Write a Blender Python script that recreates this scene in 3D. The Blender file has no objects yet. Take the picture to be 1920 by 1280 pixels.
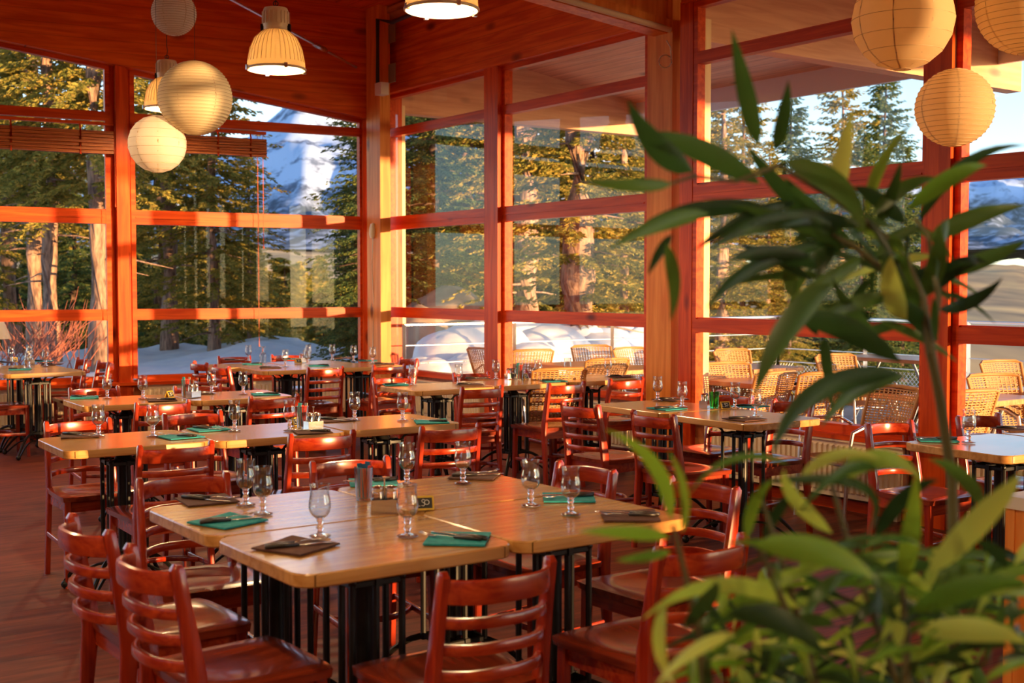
import bpy, bmesh, math, random
from mathutils import Vector, Matrix
PI = math.pi
random.seed(7)
sc = bpy.context.scene
COL = sc.collection

# ---------------------------------------------------------------- camera
F = 2300.0; HOR = 536.0; CAMZ = 1.5
PITCH = math.atan((640.0 - HOR) / F)
cam_d = bpy.data.cameras.new('camera'); cam = bpy.data.objects.new('camera', cam_d); COL.objects.link(cam)
cam.location = (0, 0, CAMZ); cam.rotation_euler = (PI / 2 - PITCH, 0, 0)
cam_d.sensor_width = 36.0; cam_d.lens = F / 1920.0 * 36.0
cam_d.clip_start = 0.05; cam_d.clip_end = 20000
cam_d.dof.use_dof = True; cam_d.dof.focus_distance = 6.6; cam_d.dof.aperture_fstop = 4.0
sc.camera = cam

# ---------------------------------------------------------------- light
_al = math.radians(21); SUN_AZ = Vector((math.cos(_al) * .581 + math.sin(_al) * .814, -math.cos(_al) * .814 + math.sin(_al) * .581)).normalized(); SUN_EL = math.radians(2.8)
SUN_DIR = Vector((SUN_AZ.x * math.cos(SUN_EL), SUN_AZ.y * math.cos(SUN_EL), math.sin(SUN_EL)))
world = bpy.data.worlds.new('sky'); sc.world = world; world.use_nodes = True
wn = world.node_tree; wn.nodes.clear()
sky = wn.nodes.new('ShaderNodeTexSky'); sky.sky_type = 'NISHITA'; sky.sun_disc = False
sky.sun_elevation = math.radians(16); sky.sun_rotation = math.atan2(SUN_AZ.x, SUN_AZ.y)
sky.air_density = 1.0; sky.dust_density = 0.8; sky.ozone_density = 1.3; sky.altitude = 1400
bg = wn.nodes.new('ShaderNodeBackground'); bg.inputs[1].default_value = 0.19
wo = wn.nodes.new('ShaderNodeOutputWorld')
wn.links.new(sky.outputs[0], bg.inputs[0]); wn.links.new(bg.outputs[0], wo.inputs[0])
sun_d = bpy.data.lights.new('sun', 'SUN'); sun_d.energy = 7.0; sun_d.color = (1.0, 0.56, 0.23); sun_d.angle = math.radians(0.6)
sun = bpy.data.objects.new('sun', sun_d); COL.objects.link(sun)
sun.rotation_euler = SUN_DIR.to_track_quat('Z', 'Y').to_euler()
sc.view_settings.view_transform = 'Standard'; sc.view_settings.look = 'None'
sc.view_settings.exposure = 1.0; sc.view_settings.gamma = 1.0; sc.view_settings.use_curve_mapping = False
cy = sc.cycles
cy.use_denoising = True; cy.max_bounces = 14; cy.diffuse_bounces = 6; cy.glossy_bounces = 5
cy.transmission_bounces = 10; cy.transparent_max_bounces = 24; cy.caustics_reflective = False; cy.caustics_refractive = False
cy.sample_clamp_indirect = 6.0; cy.use_adaptive_sampling = True; cy.adaptive_threshold = 0.02

# ---------------------------------------------------------------- pixel -> point helpers (to get real positions)
def ray(px, py):
    c, s = math.cos(PITCH), math.sin(PITCH)
    x = (px - 960.0) / F; v = -(py - 640.0) / F
    return Vector((x, c + s * v, -s + c * v))
def on_z(px, py, z):
    d = ray(px, py); t = (z - CAMZ) / d.z
    return Vector((d.x * t, d.y * t, z))
def at_d(px, py, D):
    d = ray(px, py); t = D / d.y
    return Vector((d.x * t, D, CAMZ + d.z * t))
U = Vector((math.cos(math.radians(35)), math.sin(math.radians(35)), 0)); V = Vector((U.y, -U.x, 0))

# ---------------------------------------------------------------- materials
def mat(name): 
    m = bpy.data.materials.new(name); m.use_nodes = True; nt = m.node_tree
    return m, nt, nt.nodes['Principled BSDF']
def setp(b, **k):
    names = dict(color='Base Color', rough='Roughness', metal='Metallic', coat='Coat Weight', coatr='Coat Roughness', trans='Transmission Weight', ior='IOR', sub='Subsurface Weight', spec='Specular IOR Level', sheen='Sheen Weight')
    for kk, v in k.items():
        if kk == 'color' and len(v) == 3: v = (*v, 1)
        b.inputs[names[kk]].default_value = v
def plain(name, color, rough=0.5, metal=0, **k):
    m, nt, b = mat(name); setp(b, color=color, rough=rough, metal=metal, **k); return m
def noisy(name, c1, c2, scale=5.0, rough=0.5, stretch=(1, 1, 1), rotz=0, detail=5, bump=0.0, lo=.35, hi=.65, coords='Object', rot=(0,0,0), c3=None, **k):
    m, nt, b = mat(name); N = nt.nodes; L = nt.links
    tc = N.new('ShaderNodeTexCoord'); mp = N.new('ShaderNodeMapping'); mp.inputs['Rotation'].default_value = (rot[0], rot[1], rotz or rot[2]); 
    mp2 = N.new('ShaderNodeMapping'); mp2.inputs['Scale'].default_value = stretch
    nz = N.new('ShaderNodeTexNoise'); nz.inputs['Scale'].default_value = scale; nz.inputs['Detail'].default_value = detail; nz.inputs['Distortion'].default_value = 0.4
    cr = N.new('ShaderNodeValToRGB'); cr.color_ramp.elements[0].position = lo; cr.color_ramp.elements[1].position = hi
    cr.color_ramp.elements[0].color = (*c1, 1); cr.color_ramp.elements[1].color = (*c2, 1)
    if c3:
        e = cr.color_ramp.elements.new((lo + hi) / 2); e.color = (*c3, 1)
    L.new(tc.outputs[coords], mp.inputs[0]); L.new(mp.outputs[0], mp2.inputs[0]); L.new(mp2.outputs[0], nz.inputs['Vector'])
    L.new(nz.outputs['Fac'], cr.inputs[0]); L.new(cr.outputs[0], b.inputs['Base Color'])
    setp(b, rough=rough, **k)
    if bump:
        bp = N.new('ShaderNodeBump'); bp.inputs['Strength'].default_value = bump; bp.inputs['Distance'].default_value = 0.02
        L.new(nz.outputs['Fac'], bp.inputs['Height']); L.new(bp.outputs[0], b.inputs['Normal'])
    return m
def wood(name, c1, c2, along='x', rotz=0, scale=3.0, rough=0.4, knots=None, planks=None, ratio=14, **k):
    """grain stretched along an axis of the mesh's own space, optional dark knots and plank seams"""
    m, nt, b = mat(name); N = nt.nodes; L = nt.links
    tc = N.new('ShaderNodeTexCoord'); mp = N.new('ShaderNodeMapping'); mp.vector_type = 'POINT'; mp.inputs['Rotation'].default_value = (0, 0, rotz)
    mp2 = N.new('ShaderNodeMapping')
    st = {'x': (1, ratio, ratio), 'y': (ratio, 1, ratio), 'z': (ratio, ratio, 1)}[along]
    mp2.inputs['Scale'].default_value = st
    nz = N.new('ShaderNodeTexNoise'); nz.inputs['Scale'].default_value = scale; nz.inputs['Detail'].default_value = 6; nz.inputs['Distortion'].default_value = 0.6
    cr = N.new('ShaderNodeValToRGB'); cr.color_ramp.elements[0].position = .38; cr.color_ramp.elements[1].position = .62
    cr.color_ramp.elements[0].color = (*c1, 1); cr.color_ramp.elements[1].color = (*c2, 1)
    L.new(tc.outputs['Object'], mp.inputs[0]); L.new(mp.outputs[0], mp2.inputs[0]); L.new(mp2.outputs[0], nz.inputs['Vector']); L.new(nz.outputs['Fac'], cr.inputs[0])
    out = cr.outputs[0]
    if knots:
        vo = N.new('ShaderNodeTexVoronoi'); vo.inputs['Scale'].default_value = knots
        mk = N.new('ShaderNodeMapping'); s3 = {'x': (.45, 1, 1), 'y': (1, .45, 1), 'z': (1, 1, .45)}[along]; mk.inputs['Scale'].default_value = s3
        L.new(mp.outputs[0], mk.inputs[0]); L.new(mk.outputs[0], vo.inputs['Vector'])
        rr = N.new('ShaderNodeMapRange'); rr.inputs[1].default_value = 0.055; rr.inputs[2].default_value = 0.15; rr.inputs[3].default_value = 1; rr.inputs[4].default_value = 0
        L.new(vo.outputs['Distance'], rr.inputs[0])
        mx = N.new('ShaderNodeMix'); mx.data_type = 'RGBA'; mx.inputs[7].default_value = (c1[0] * .3, c1[1] * .28, c1[2] * .3, 1)
        L.new(rr.outputs[0], mx.inputs[0]); L.new(out, mx.inputs[6]); out = mx.outputs[2]
    if planks:
        ax, w, gap = planks
        sp = N.new('ShaderNodeSeparateXYZ'); L.new(mp.outputs[0], sp.inputs[0])
        md = N.new('ShaderNodeMath'); md.operation = 'WRAP'; md.inputs[1].default_value = w; md.inputs[2].default_value = 0
        L.new(sp.outputs[ax], md.inputs[0])
        lt = N.new('ShaderNodeMath'); lt.operation = 'LESS_THAN'; lt.inputs[1].default_value = gap; L.new(md.outputs[0], lt.inputs[0])
        mx = N.new('ShaderNodeMix'); mx.data_type = 'RGBA'; mx.inputs[7].default_value = (c1[0] * .35, c1[1] * .35, c1[2] * .35, 1)
        L.new(lt.outputs[0], mx.inputs[0]); L.new(out, mx.inputs[6]); out = mx.outputs[2]
    L.new(out, b.inputs['Base Color']); setp(b, rough=rough, **k)
    return m
def pane_material(name, tint=(1, 1, 1)):
    m = bpy.data.materials.new(name); m.use_nodes = True; nt = m.node_tree; N = nt.nodes; L = nt.links; N.clear()
    tr = N.new('ShaderNodeBsdfTransparent'); tr.inputs[0].default_value = (*tint, 1)
    gl = N.new('ShaderNodeBsdfGlossy'); gl.inputs['Roughness'].default_value = 0.0
    fr = N.new('ShaderNodeLayerWeight'); fr.inputs[0].default_value = .5
    pw = N.new('ShaderNodeMath'); pw.operation = 'POWER'; pw.inputs[1].default_value = 4.5
    ml = N.new('ShaderNodeMath'); ml.operation = 'MULTIPLY_ADD'; ml.inputs[1].default_value = .85; ml.inputs[2].default_value = .028; ml.use_clamp = True
    L.new(fr.outputs['Facing'], pw.inputs[0])
    mx = N.new('ShaderNodeMixShader'); o = N.new('ShaderNodeOutputMaterial')
    L.new(pw.outputs[0], ml.inputs[0]); L.new(ml.outputs[0], mx.inputs[0]); L.new(tr.outputs[0], mx.inputs[1]); L.new(gl.outputs[0], mx.inputs[2]); L.new(mx.outputs[0], o.inputs[0])
    return m
RZ = math.radians
M = {}
M['beam_a'] = wood('glulam_orange_left', (.60, .082, .007), (.80, .15, .014), 'x', -RZ(28.17), 1.3, .42, knots=2.6, planks=(2, .12, .002), spec=.18)
M['beam_b'] = wood('glulam_orange_right', (.62, .088, .008), (.82, .165, .018), 'x', RZ(54.5), 1.3, .42, knots=2.6, planks=(2, .12, .002), spec=.18)
M['frame_a'] = wood('red_varnished_frame_left', (.48, .042, .005), (.70, .090, .010), 'x', -RZ(28.17), 1.6, .33, knots=3.2, spec=.18)
M['frame_b'] = wood('red_varnished_frame_right', (.50, .042, .005), (.70, .085, .009), 'x', RZ(54.5), 1.6, .33, knots=3.2, spec=.18)
M['post'] = wood('red_varnished_post', (.50, .045, .005), (.70, .09, .010), 'z', 0, 1.6, .35, knots=3.2, spec=.18)
M['column'] = wood('honey_column', (.66, .19, .030), (.82, .30, .060), 'z', 0, 1.2, .42, knots=3.0, spec=.18)
M['ceil'] = wood('ceiling_planks', (.62, .10, .015), (.78, .17, .028), 'x', RZ(54.5), 1.4, .5, knots=2.4, planks=(1, .14, .006), spec=.18)
M['soffit'] = wood('soffit_planks', (.52, .20, .09), (.66, .29, .14), 'x', RZ(54.5), 1.4, .55, knots=2.4, planks=(1, .16, .008))
M['rafter'] = wood('spruce_rafter', (.58, .25, .11), (.70, .34, .16), 'x', -RZ(35), 1.4, .5, knots=2.4)
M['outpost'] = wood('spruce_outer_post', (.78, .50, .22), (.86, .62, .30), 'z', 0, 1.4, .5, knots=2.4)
M['plainwall'] = wood('wall_planks', (.42, .13, .035), (.56, .20, .06), 'z', 0, 1.4, .5, knots=1.0)
M['floor'] = wood('reddish_laminate', (.10, .020, .009), (.19, .042, .018), 'x', -RZ(35), 2.2, .50, planks=(1, .19, .004), ratio=9, spec=.25)
M['chair'] = wood('cherry_stained_beech', (.25, .015, .004), (.38, .034, .007), 'z', 0, 2.5, .26, coat=.5, coatr=.12)
M['chair_h'] = wood('cherry_stained_rail', (.27, .017, .004), (.44, .050, .009), 'x', 0, 2.5, .26, coat=.5, coatr=.12)
M['seat'] = wood('cherry_stained_seat', (.13, .015, .006), (.27, .036, .012), 'y', 0, 1.6, .24, coat=.6, coatr=.10)
M['table'] = wood('honey_tabletop', (.44, .20, .052), (.62, .33, .105), 'x', 0, 1.8, .24, planks=(1, .098, .0010), coat=.6, coatr=.16)
M['iron'] = plain('black_cast_iron', (.010, .009, .008), .38, 0, spec=.35)
M['steel'] = plain('polished_steel', (.75, .73, .70), .18, 1)
M['alu'] = plain('aluminium', (.72, .73, .75), .28, 1)
M['dsteel'] = plain('galvanised_plate', (.30, .24, .14), .5, .6)
M['cable'] = plain('black_cable', (.02, .015, .012), .6)
M['cream'] = plain('cream_enamel', (.74, .66, .50), .4)
M['rad'] = plain('radiator_enamel', (.84, .70, .48), .42)
M['teal'] = noisy('teal_paper', (.012, .25, .28), (.02, .36, .40), 60, .85)
M['brown'] = noisy('brown_paper', (.085, .030, .018), (.13, .050, .030), 60, .85)
M['handle'] = plain('black_handle', (.02, .014, .010), .35)
M['bwall'] = noisy('board_black', (.012, .012, .012), (.03, .03, .028), 40, .7)
M['gold'] = plain('ochre_card_edge', (.62, .40, .03), .55)
M['chalk'] = plain('chalk_white', (.8, .8, .76), .8)
M['red'] = plain('red_paper', (.62, .04, .025), .6)
M['blue'] = plain('blue_paper', (.02, .12, .26), .55)
M['cyan'] = plain('cyan_paper', (.03, .42, .48), .6)
M['pepper'] = noisy('pepper_grains', (.05, .03, .02), (.22, .14, .08), 300, .8)
M['salt'] = plain('salt_white', (.42, .40, .35), .8)
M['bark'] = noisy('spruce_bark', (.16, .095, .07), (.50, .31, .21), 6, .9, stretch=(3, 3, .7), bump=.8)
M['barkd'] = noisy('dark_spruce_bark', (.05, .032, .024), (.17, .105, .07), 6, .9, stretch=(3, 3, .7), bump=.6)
def foliage(name, c1, c2, c3):
    m, nt, b = mat(name); N = nt.nodes; L = nt.links
    oi = N.new('ShaderNodeNewGeometry'); cr = N.new('ShaderNodeValToRGB')
    cr.color_ramp.elements[0].color = (*c1, 1); cr.color_ramp.elements[1].color = (*c3, 1); e = cr.color_ramp.elements.new(.5); e.color = (*c2, 1)
    L.new(oi.outputs['Random Per Island'], cr.inputs[0]); L.new(cr.outputs[0], b.inputs['Base Color']); setp(b, rough=.7, spec=.2)
    tl = N.new('ShaderNodeBsdfTranslucent'); L.new(cr.outputs[0], tl.inputs[0]); mx = N.new('ShaderNodeMixShader'); mx.inputs[0].default_value = .3
    L.new(b.outputs[0], mx.inputs[1]); L.new(tl.outputs[0], mx.inputs[2]); L.new(mx.outputs[0], N['Material Output'].inputs[0])
    return m
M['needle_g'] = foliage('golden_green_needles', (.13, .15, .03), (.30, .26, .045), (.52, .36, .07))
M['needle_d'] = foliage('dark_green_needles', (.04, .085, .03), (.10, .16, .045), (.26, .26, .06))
M['snow'] = noisy('snow', (.76, .81, .90), (.88, .91, .95), 3, .7, bump=.25, coords='Object')
M['rock'] = noisy('sandstone', (.25, .17, .12), (.52, .38, .26), 1.6, .85, bump=.5)
M['twig'] = plain('red_willow_bark', (.42, .13, .07), .7)
M['glasspane'] = pane_material('window_glass', (.97, .985, .98))
g, nt, b = mat('drinking_glass'); setp(b, color=(1, 1, 1), rough=0.0, trans=1.0, ior=1.45); M['glass'] = g
def thin_glass():
    m = bpy.data.materials.new('thin_clear_glass'); m.use_nodes = True; nt = m.node_tree; N = nt.nodes; L = nt.links; N.clear()
    lw = N.new('ShaderNodeLayerWeight'); lw.inputs[0].default_value = .5
    cr = N.new('ShaderNodeValToRGB'); cr.color_ramp.elements[0].position = .30; cr.color_ramp.elements[0].color = (.93, .93, .91, 1); cr.color_ramp.elements[1].position = .97; cr.color_ramp.elements[1].color = (.22, .19, .16, 1)
    tr = N.new('ShaderNodeBsdfTransparent'); gl = N.new('ShaderNodeBsdfGlossy'); gl.inputs['Roughness'].default_value = .06
    pw = N.new('ShaderNodeMath'); pw.operation = 'POWER'; pw.inputs[1].default_value = 2.2
    ml = N.new('ShaderNodeMath'); ml.operation = 'MULTIPLY_ADD'; ml.inputs[1].default_value = .8; ml.inputs[2].default_value = .17; ml.use_clamp = True
    mx = N.new('ShaderNodeMixShader'); o = N.new('ShaderNodeOutputMaterial')
    L.new(lw.outputs['Facing'], cr.inputs[0]); L.new(cr.outputs[0], tr.inputs[0]); L.new(lw.outputs['Facing'], pw.inputs[0]); L.new(pw.outputs[0], ml.inputs[0])
    L.new(ml.outputs[0], mx.inputs[0]); L.new(tr.outputs[0], mx.inputs[1]); L.new(gl.outputs[0], mx.inputs[2]); L.new(mx.outputs[0], o.inputs[0]); return m
M['thin'] = thin_glass()
g, nt, b = mat('green_glass'); setp(b, color=(.10, .50, .16), rough=0.02, trans=1.0, ior=1.45); M['gglass'] = g
def paper(name, col, tr=.55):
    m, nt, b = mat(name); N = nt.nodes; L = nt.links; setp(b, color=col, rough=.8)
    tl = N.new('ShaderNodeBsdfTranslucent'); tl.inputs[0].default_value = (*col, 1); mx = N.new('ShaderNodeMixShader'); mx.inputs[0].default_value = tr
    L.new(b.outputs[0], mx.inputs[1]); L.new(tl.outputs[0], mx.inputs[2]); L.new(mx.outputs[0], N['Material Output'].inputs[0]); return m
M['paper'] = paper('rice_paper', (.80, .68, .46), .4)
M['papert'] = paper('tan_rice_paper', (.84, .64, .38), .6)
M['paperw'] = paper('rice_paper_white', (.90, .84, .76))
M['leaf'] = None

# ---------------------------------------------------------------- mesh builder
class MB:
    def __init__(s): s.v = []; s.f = []; s.mi = []; s.cur = 0
    def add(s, vs, fs, mtx=None):
        o = len(s.v)
        s.v += [tuple(mtx @ Vector(p)) if mtx else tuple(p) for p in vs]
        s.f += [tuple(i + o for i in f) for f in fs]; s.mi += [s.cur] * len(fs)
        return s
    def box(s, x0, x1, y0, y1, z0, z1, mtx=None):
        vs = [(x, y, z) for z in (z0, z1) for y in (y0, y1) for x in (x0, x1)]
        return s.add(vs, [(0, 2, 3, 1), (4, 5, 7, 6), (0, 1, 5, 4), (2, 6, 7, 3), (0, 4, 6, 2), (1, 3, 7, 5)], mtx)
    def hexa(s, p):  # 8 points, bottom 4 ccw then top 4
        return s.add(p, [(3, 2, 1, 0), (4, 5, 6, 7), (0, 1, 5, 4), (1, 2, 6, 5), (2, 3, 7, 6), (3, 0, 4, 7)])
    def obox(s, o, a, b, c):  # origin corner and three edge vectors
        o, a, b, c = map(Vector, (o, a, b, c))
        if a.cross(b).dot(c) < 0: a, b = b, a
        return s.hexa([o, o + a, o + a + b, o + b, o + c, o + a + c, o + a + b + c, o + b + c])
    def sweep(s, pts, w, h, n=8, up=(0, 0, 1), sq=3.0, caps=True, closed=False):
        """rounded-rectangle tube along pts; w,h may be lists; w sideways, h along up"""
        pts = [Vector(p) for p in pts]; up = Vector(up); K = len(pts); vs = []; fs = []
        for i, p in enumerate(pts):
            if closed: t = pts[(i + 1) % K] - pts[i - 1]
            else: t = pts[min(i + 1, K - 1)] - pts[max(i - 1, 0)]
            t.normalize(); sd = t.cross(up)
            if sd.length < 1e-4: sd = t.cross(Vector((0, 1, 0.01)))
            sd.normalize(); u2 = sd.cross(t).normalized()
            ww = (w[i] if isinstance(w, (list, tuple)) else w) / 2; hh = (h[i] if isinstance(h, (list, tuple)) else h) / 2
            for k in range(n):
                a = 2 * PI * (k + .5) / n; ca, sa = math.cos(a), math.sin(a); e = 2.0 / sq
                vs.append(p + sd * (ww * math.copysign(abs(ca) ** e, ca)) + u2 * (hh * math.copysign(abs(sa) ** e, sa)))
        R = K if closed else K - 1
        for i in range(R):
            j = (i + 1) % K
            for k in range(n):
                k2 = (k + 1) % n; fs.append((i * n + k, i * n + k2, j * n + k2, j * n + k))
        if caps and not closed: fs.append(tuple(range(n - 1, -1, -1))); fs.append(tuple((K - 1) * n + k for k in range(n)))
        return s.add(vs, fs)
    def tube(s, pts, r, n=8, **k):
        d = [x * 2 for x in r] if isinstance(r, (list, tuple)) else 2 * r
        return s.sweep(pts, d, d, n, sq=2.0, **k)
    def lathe(s, prof, n=24, mtx=None, closed=False):
        vs = []; fs = []; K = len(prof)
        for r, z in prof:
            for k in range(n):
                a = 2 * PI * k / n; vs.append((r * math.cos(a), r * math.sin(a), z))
        for i in range(K if closed else K - 1):
            j = (i + 1) % K
            for k in range(n):
                k2 = (k + 1) % n; fs.append((i * n + k, i * n + k2, j * n + k2, j * n + k))
        if not closed:
            if prof[0][0] > 1e-6: fs.append(tuple(range(n - 1, -1, -1)))
            if prof[-1][0] > 1e-6: fs.append(tuple((K - 1) * n + k for k in range(n)))
        return s.add(vs, fs, mtx)
    def prism(s, poly, z0, z1, bev=0.0, mtx=None):
        n = len(poly); vs = []; fs = []
        cx = sum(p[0] for p in poly) / n; cyy = sum(p[1] for p in poly) / n
        def ring(z, k): return [(cx + (p[0] - cx) * k, cyy + (p[1] - cyy) * k, z) for p in poly]
        if bev:
            R = max(math.hypot(p[0] - cx, p[1] - cyy) for p in poly); k = 1 - bev / R
            rings = [ring(z0, k), ring(z0 + bev, 1), ring(z1 - bev, 1), ring(z1, k)]
        else: rings = [ring(z0, 1), ring(z1, 1)]
        for r in rings: vs += r
        for i in range(len(rings) - 1):
            for k in range(n):
                k2 = (k + 1) % n; fs.append((i * n + k, i * n + k2, (i + 1) * n + k2, (i + 1) * n + k))
        fs.append(tuple(range(n - 1, -1, -1))); fs.append(tuple((len(rings) - 1) * n + k for k in range(n)))
        return s.add(vs, fs, mtx)
    def sphere(s, c, r, n=12, m=8):
        prof = [(max(1e-7, r * math.sin(PI * i / m)), -r * math.cos(PI * i / m)) for i in range(m + 1)]
        return s.lathe(prof, n, Matrix.Translation(c))
    def mesh(s, name, mats, smooth=False):
        me = bpy.data.meshes.new(name); me.from_pydata(s.v, [], s.f)
        for m in (mats if isinstance(mats, (list, tuple)) else [mats]): me.materials.append(m)
        if any(s.mi): me.polygons.foreach_set('material_index', s.mi)
        if smooth:
            me.polygons.foreach_set('use_smooth', [True] * len(me.polygons))
            if smooth != 'all':
                me.set_sharp_from_angle(angle=math.radians(smooth if smooth is not True else 40))
        me.update(); return me
    def build(s, name, mats, parent=None, smooth=True, **tags):
        o = bpy.data.objects.new(name, s.mesh(name, mats, smooth)); COL.objects.link(o)
        if parent: o.parent = parent
        for k, v in tags.items(): o[k] = v
        return o
def thing(name, label, cat, loc=(0, 0, 0), rz=0.0, group=None):
    o = bpy.data.objects.new(name, None); COL.objects.link(o); o.location = loc; o.rotation_euler = (0, 0, rz); o.empty_display_size = .1
    o['label'] = label; o['category'] = cat
    if group: o['group'] = group
    return o
def copy_thing(src, loc, rz=0.0, label=None, group=None, scale=None):
    r = src.copy(); COL.objects.link(r); r.location = loc; r.rotation_euler = (0, 0, rz)
    if label: r['label'] = label
    if group: r['group'] = group
    if scale: r.scale = scale if isinstance(scale, (tuple, list)) else (scale,) * 3
    for ch in list(src.children):
        c = ch.copy(); COL.objects.link(c); c.parent = r
        for g in list(ch.children):
            d = g.copy(); COL.objects.link(d); d.parent = c
    return r
class Proto:
    """first use moves the original, later uses copy it"""
    def __init__(s, o): s.o = o; s.used = False
    def put(s, loc, rz=0.0, label=None, group=None, scale=None):
        if s.used: return copy_thing(s.o, loc, rz, label, group, scale)
        s.used = True; s.o.location = loc; s.o.rotation_euler = (0, 0, rz); s.o['label'] = label or s.o['label']
        if group: s.o['group'] = group
        if scale: s.o.scale = scale if isinstance(scale, (tuple, list)) else (scale,) * 3
        return s.o

# ================================================================= THE BUILDING
DA = Vector((math.cos(RZ(28.17)), math.sin(RZ(28.17)), 0)); NA = Vector((DA.y, -DA.x, 0))      # NA points into the room
DB = Vector((math.cos(RZ(-54.5)), math.sin(RZ(-54.5)), 0)); NB = Vector((-DB.y, DB.x, 0))      # NB points out to the terrace
def ptA(px):
    D = 2300 / (190.5 - .0362 * px); return Vector(((px - 960) / F * D, D, 0))
def ptB(px):
    D = 2300 / (165 + .1187 * (px - 735)) if px < 1260 else 2300 / (245 + .121 * (px - 1305))
    return Vector(((px - 960) / F * D, D, 0))
A0 = ptA(680)
def sA(px): return (ptA(px) - A0).dot(DA)
B0 = ptB(735); C0 = ptB(1305)
def pA(s, z=0, off=0): return A0 + DA * s + NA * off + Vector((0, 0, z))
def pB(s, z=0, off=0): return B0 + DB * s - NB * off + Vector((0, 0, z))
def pC(s, z=0, off=0): return C0 + DB * s - NB * off + Vector((0, 0, z))
def sB(px): return (ptB(px) - B0).dot(DB)
def sC(px): return (ptB(px) - C0).dot(DB)
def topA(s): return 3.36 - .136 * s                                    # rises to the left (s negative)
SILL, R1, R2, R3, TOPB = .545, 1.20, 2.20, 3.213, 3.64
CEIL0 = 4.50
def ceil_z(p):
    d = -(Vector((p[0], p[1], 0)) - B0).dot(NB); return CEIL0 + .14 * d
nwin = [0]; ntrim = [0]
def struct(o, label=None):
    o['kind'] = 'structure'
    if label: o['label'] = label
    return o
def trim(mb, m, label, smooth=False):
    ntrim[0] += 1; o = mb.build('trim_%d' % ntrim[0], m, None, smooth); struct(o, label); return o
def window(pt, s0, s1, ztop, m, label, rails=((R1, .10), (R2, .135), (R3, .082)), fr=.045):
    """frame and rails round glass panes; ztop is a function of s"""
    nwin[0] += 1; mb = MB(); up = Vector((0, 0, 1))
    d = (pt(1) - pt(0)).normalized(); n = (pt(0, 0, 1) - pt(0)).normalized()
    def bar(sa, sb, za, zb, t0=-.035, t1=.045, za2=None, zb2=None):
        za2 = za if za2 is None else za2; zb2 = zb if zb2 is None else zb2
        q = [pt(sa, za, t0), pt(sb, za2, t0), pt(sb, za2, t1), pt(sa, za, t1), pt(sa, zb, t0), pt(sb, zb2, t0), pt(sb, zb2, t1), pt(sa, zb, t1)]
        e = (q[1] - q[0]).cross(q[3] - q[0])
        if e.z < 0: q = [q[3], q[2], q[1], q[0], q[7], q[6], q[5], q[4]]
        mb.hexa(q)
    bar(s0, s0 + fr, SILL, ztop(s0), za2=SILL, zb2=ztop(s0 + fr)); bar(s1 - fr, s1, SILL, ztop(s1 - fr), zb2=ztop(s1))
    a, b2 = s0 + fr, s1 - fr
    bar(a, b2, SILL - .03, SILL + .03, -.05, .05)
    bar(a, b2, ztop(a) - .045, ztop(a), za2=ztop(b2) - .045, zb2=ztop(b2))
    for z, h in rails:
        bar(a, b2, z - h / 2, z + h / 2)
        if h > .12: bar(a, b2, z - .006, z + .006, .045, .052)
        bar(a, b2, z + h / 2, z + h / 2 + .012, -.03, .03)
    o = mb.build('window_%d' % nwin[0], m, None, False); struct(o, label)
    g = MB()
    zs = [SILL] + [r[0] for r in rails]
    for i, z in enumerate(zs):
        za = z + .03; zb = zs[i + 1] - .04 if i + 1 < len(zs) else None
        P4 = [pt(a, za), pt(b2, za), pt(b2, zb if zb else ztop(b2) - .02), pt(a, zb if zb else ztop(a) - .02)]
        g.add(P4, [(0, 1, 2, 3)])
    gp = g.build('glass_pane', M['glasspane'], o, False)
    return o
# --- floor
mb = MB(); 
roomA = pA(-12.2, 0, -.1); cornerP = pA(.35, 0, -.1)
backB = pC(14.5, 0, -.1)
corner2 = B0 + NB * .1 - DB * .35
leftback = backB - NB * (14.4)
mb.hexa([Vector((p.x, p.y, z)) for z in (-.1, 0) for p in (leftback, backB, corner2, roomA)])
struct(mb.build('floor', M['floor'], None, False), 'dark reddish laminate floor of the dining room')
# --- ceiling (shed roof rising away from the terrace side)
mb = MB()
cp = [leftback, backB, corner2, roomA]
mb.hexa([Vector((p.x, p.y, ceil_z(p))) for p in cp] + [Vector((p.x, p.y, ceil_z(p) + .25)) for p in cp])
struct(mb.build('ceiling', M['ceil'], None, False), 'sloping ceiling of narrow orange pine boards')
# --- plain walls outside the view
mb = MB()
def wallseg(mb, a, b, z0, z1f, th, n):
    a, b = Vector(a), Vector(b); n = Vector(n).normalized() * th
    q = [a, b, b + n, a + n]; mb.hexa([Vector((p.x, p.y, z0)) for p in q] + [Vector((p.x, p.y, z1f(p))) for p in q])
wallseg(mb, leftback, backB, 0, ceil_z, .15, DB); struct(mb.build('wall_back', M['plainwall'], None, False), 'wood clad back wall')
mb = MB(); wallseg(mb, roomA, leftback, 0, lambda p: 2.35, .15, -NB); wallseg(mb, roomA, leftback, 3.2, ceil_z, .15, -NB)
L_ = (leftback - roomA).length; dL = (leftback - roomA).normalized()
for i in range(8):
    a = roomA + dL * (L_ * i / 8); wallseg(mb, a, a + dL * 1.0, 2.35, lambda p: 3.2, .15, -NB)
struct(mb.build('wall_left', M['plainwall'], None, False), 'side wall with window openings')
# --- wall A: low wall, glulam band, posts
mb = MB(); wallseg(mb, pA(-12.2), pA(.1), 0, lambda p: SILL - .02, .12, -NA)
struct(mb.build('wall_rear', M['plainwall'], None, False), 'low wooden wall under the rear windows')
mb = MB(); S0, S1 = -12.2, .12
q = [pA(S0, 0, -.02), pA(S1, 0, -.02), pA(S1, 0, .16), pA(S0, 0, .16)]
q = q[::-1]
def zA(p): return topA((Vector((p[0], p[1], 0)) - A0).dot(DA))
mb.hexa([Vector((p.x, p.y, zA(p))) for p in q] + [Vector((p.x, p.y, ceil_z(p) + .02)) for p in q])
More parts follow.
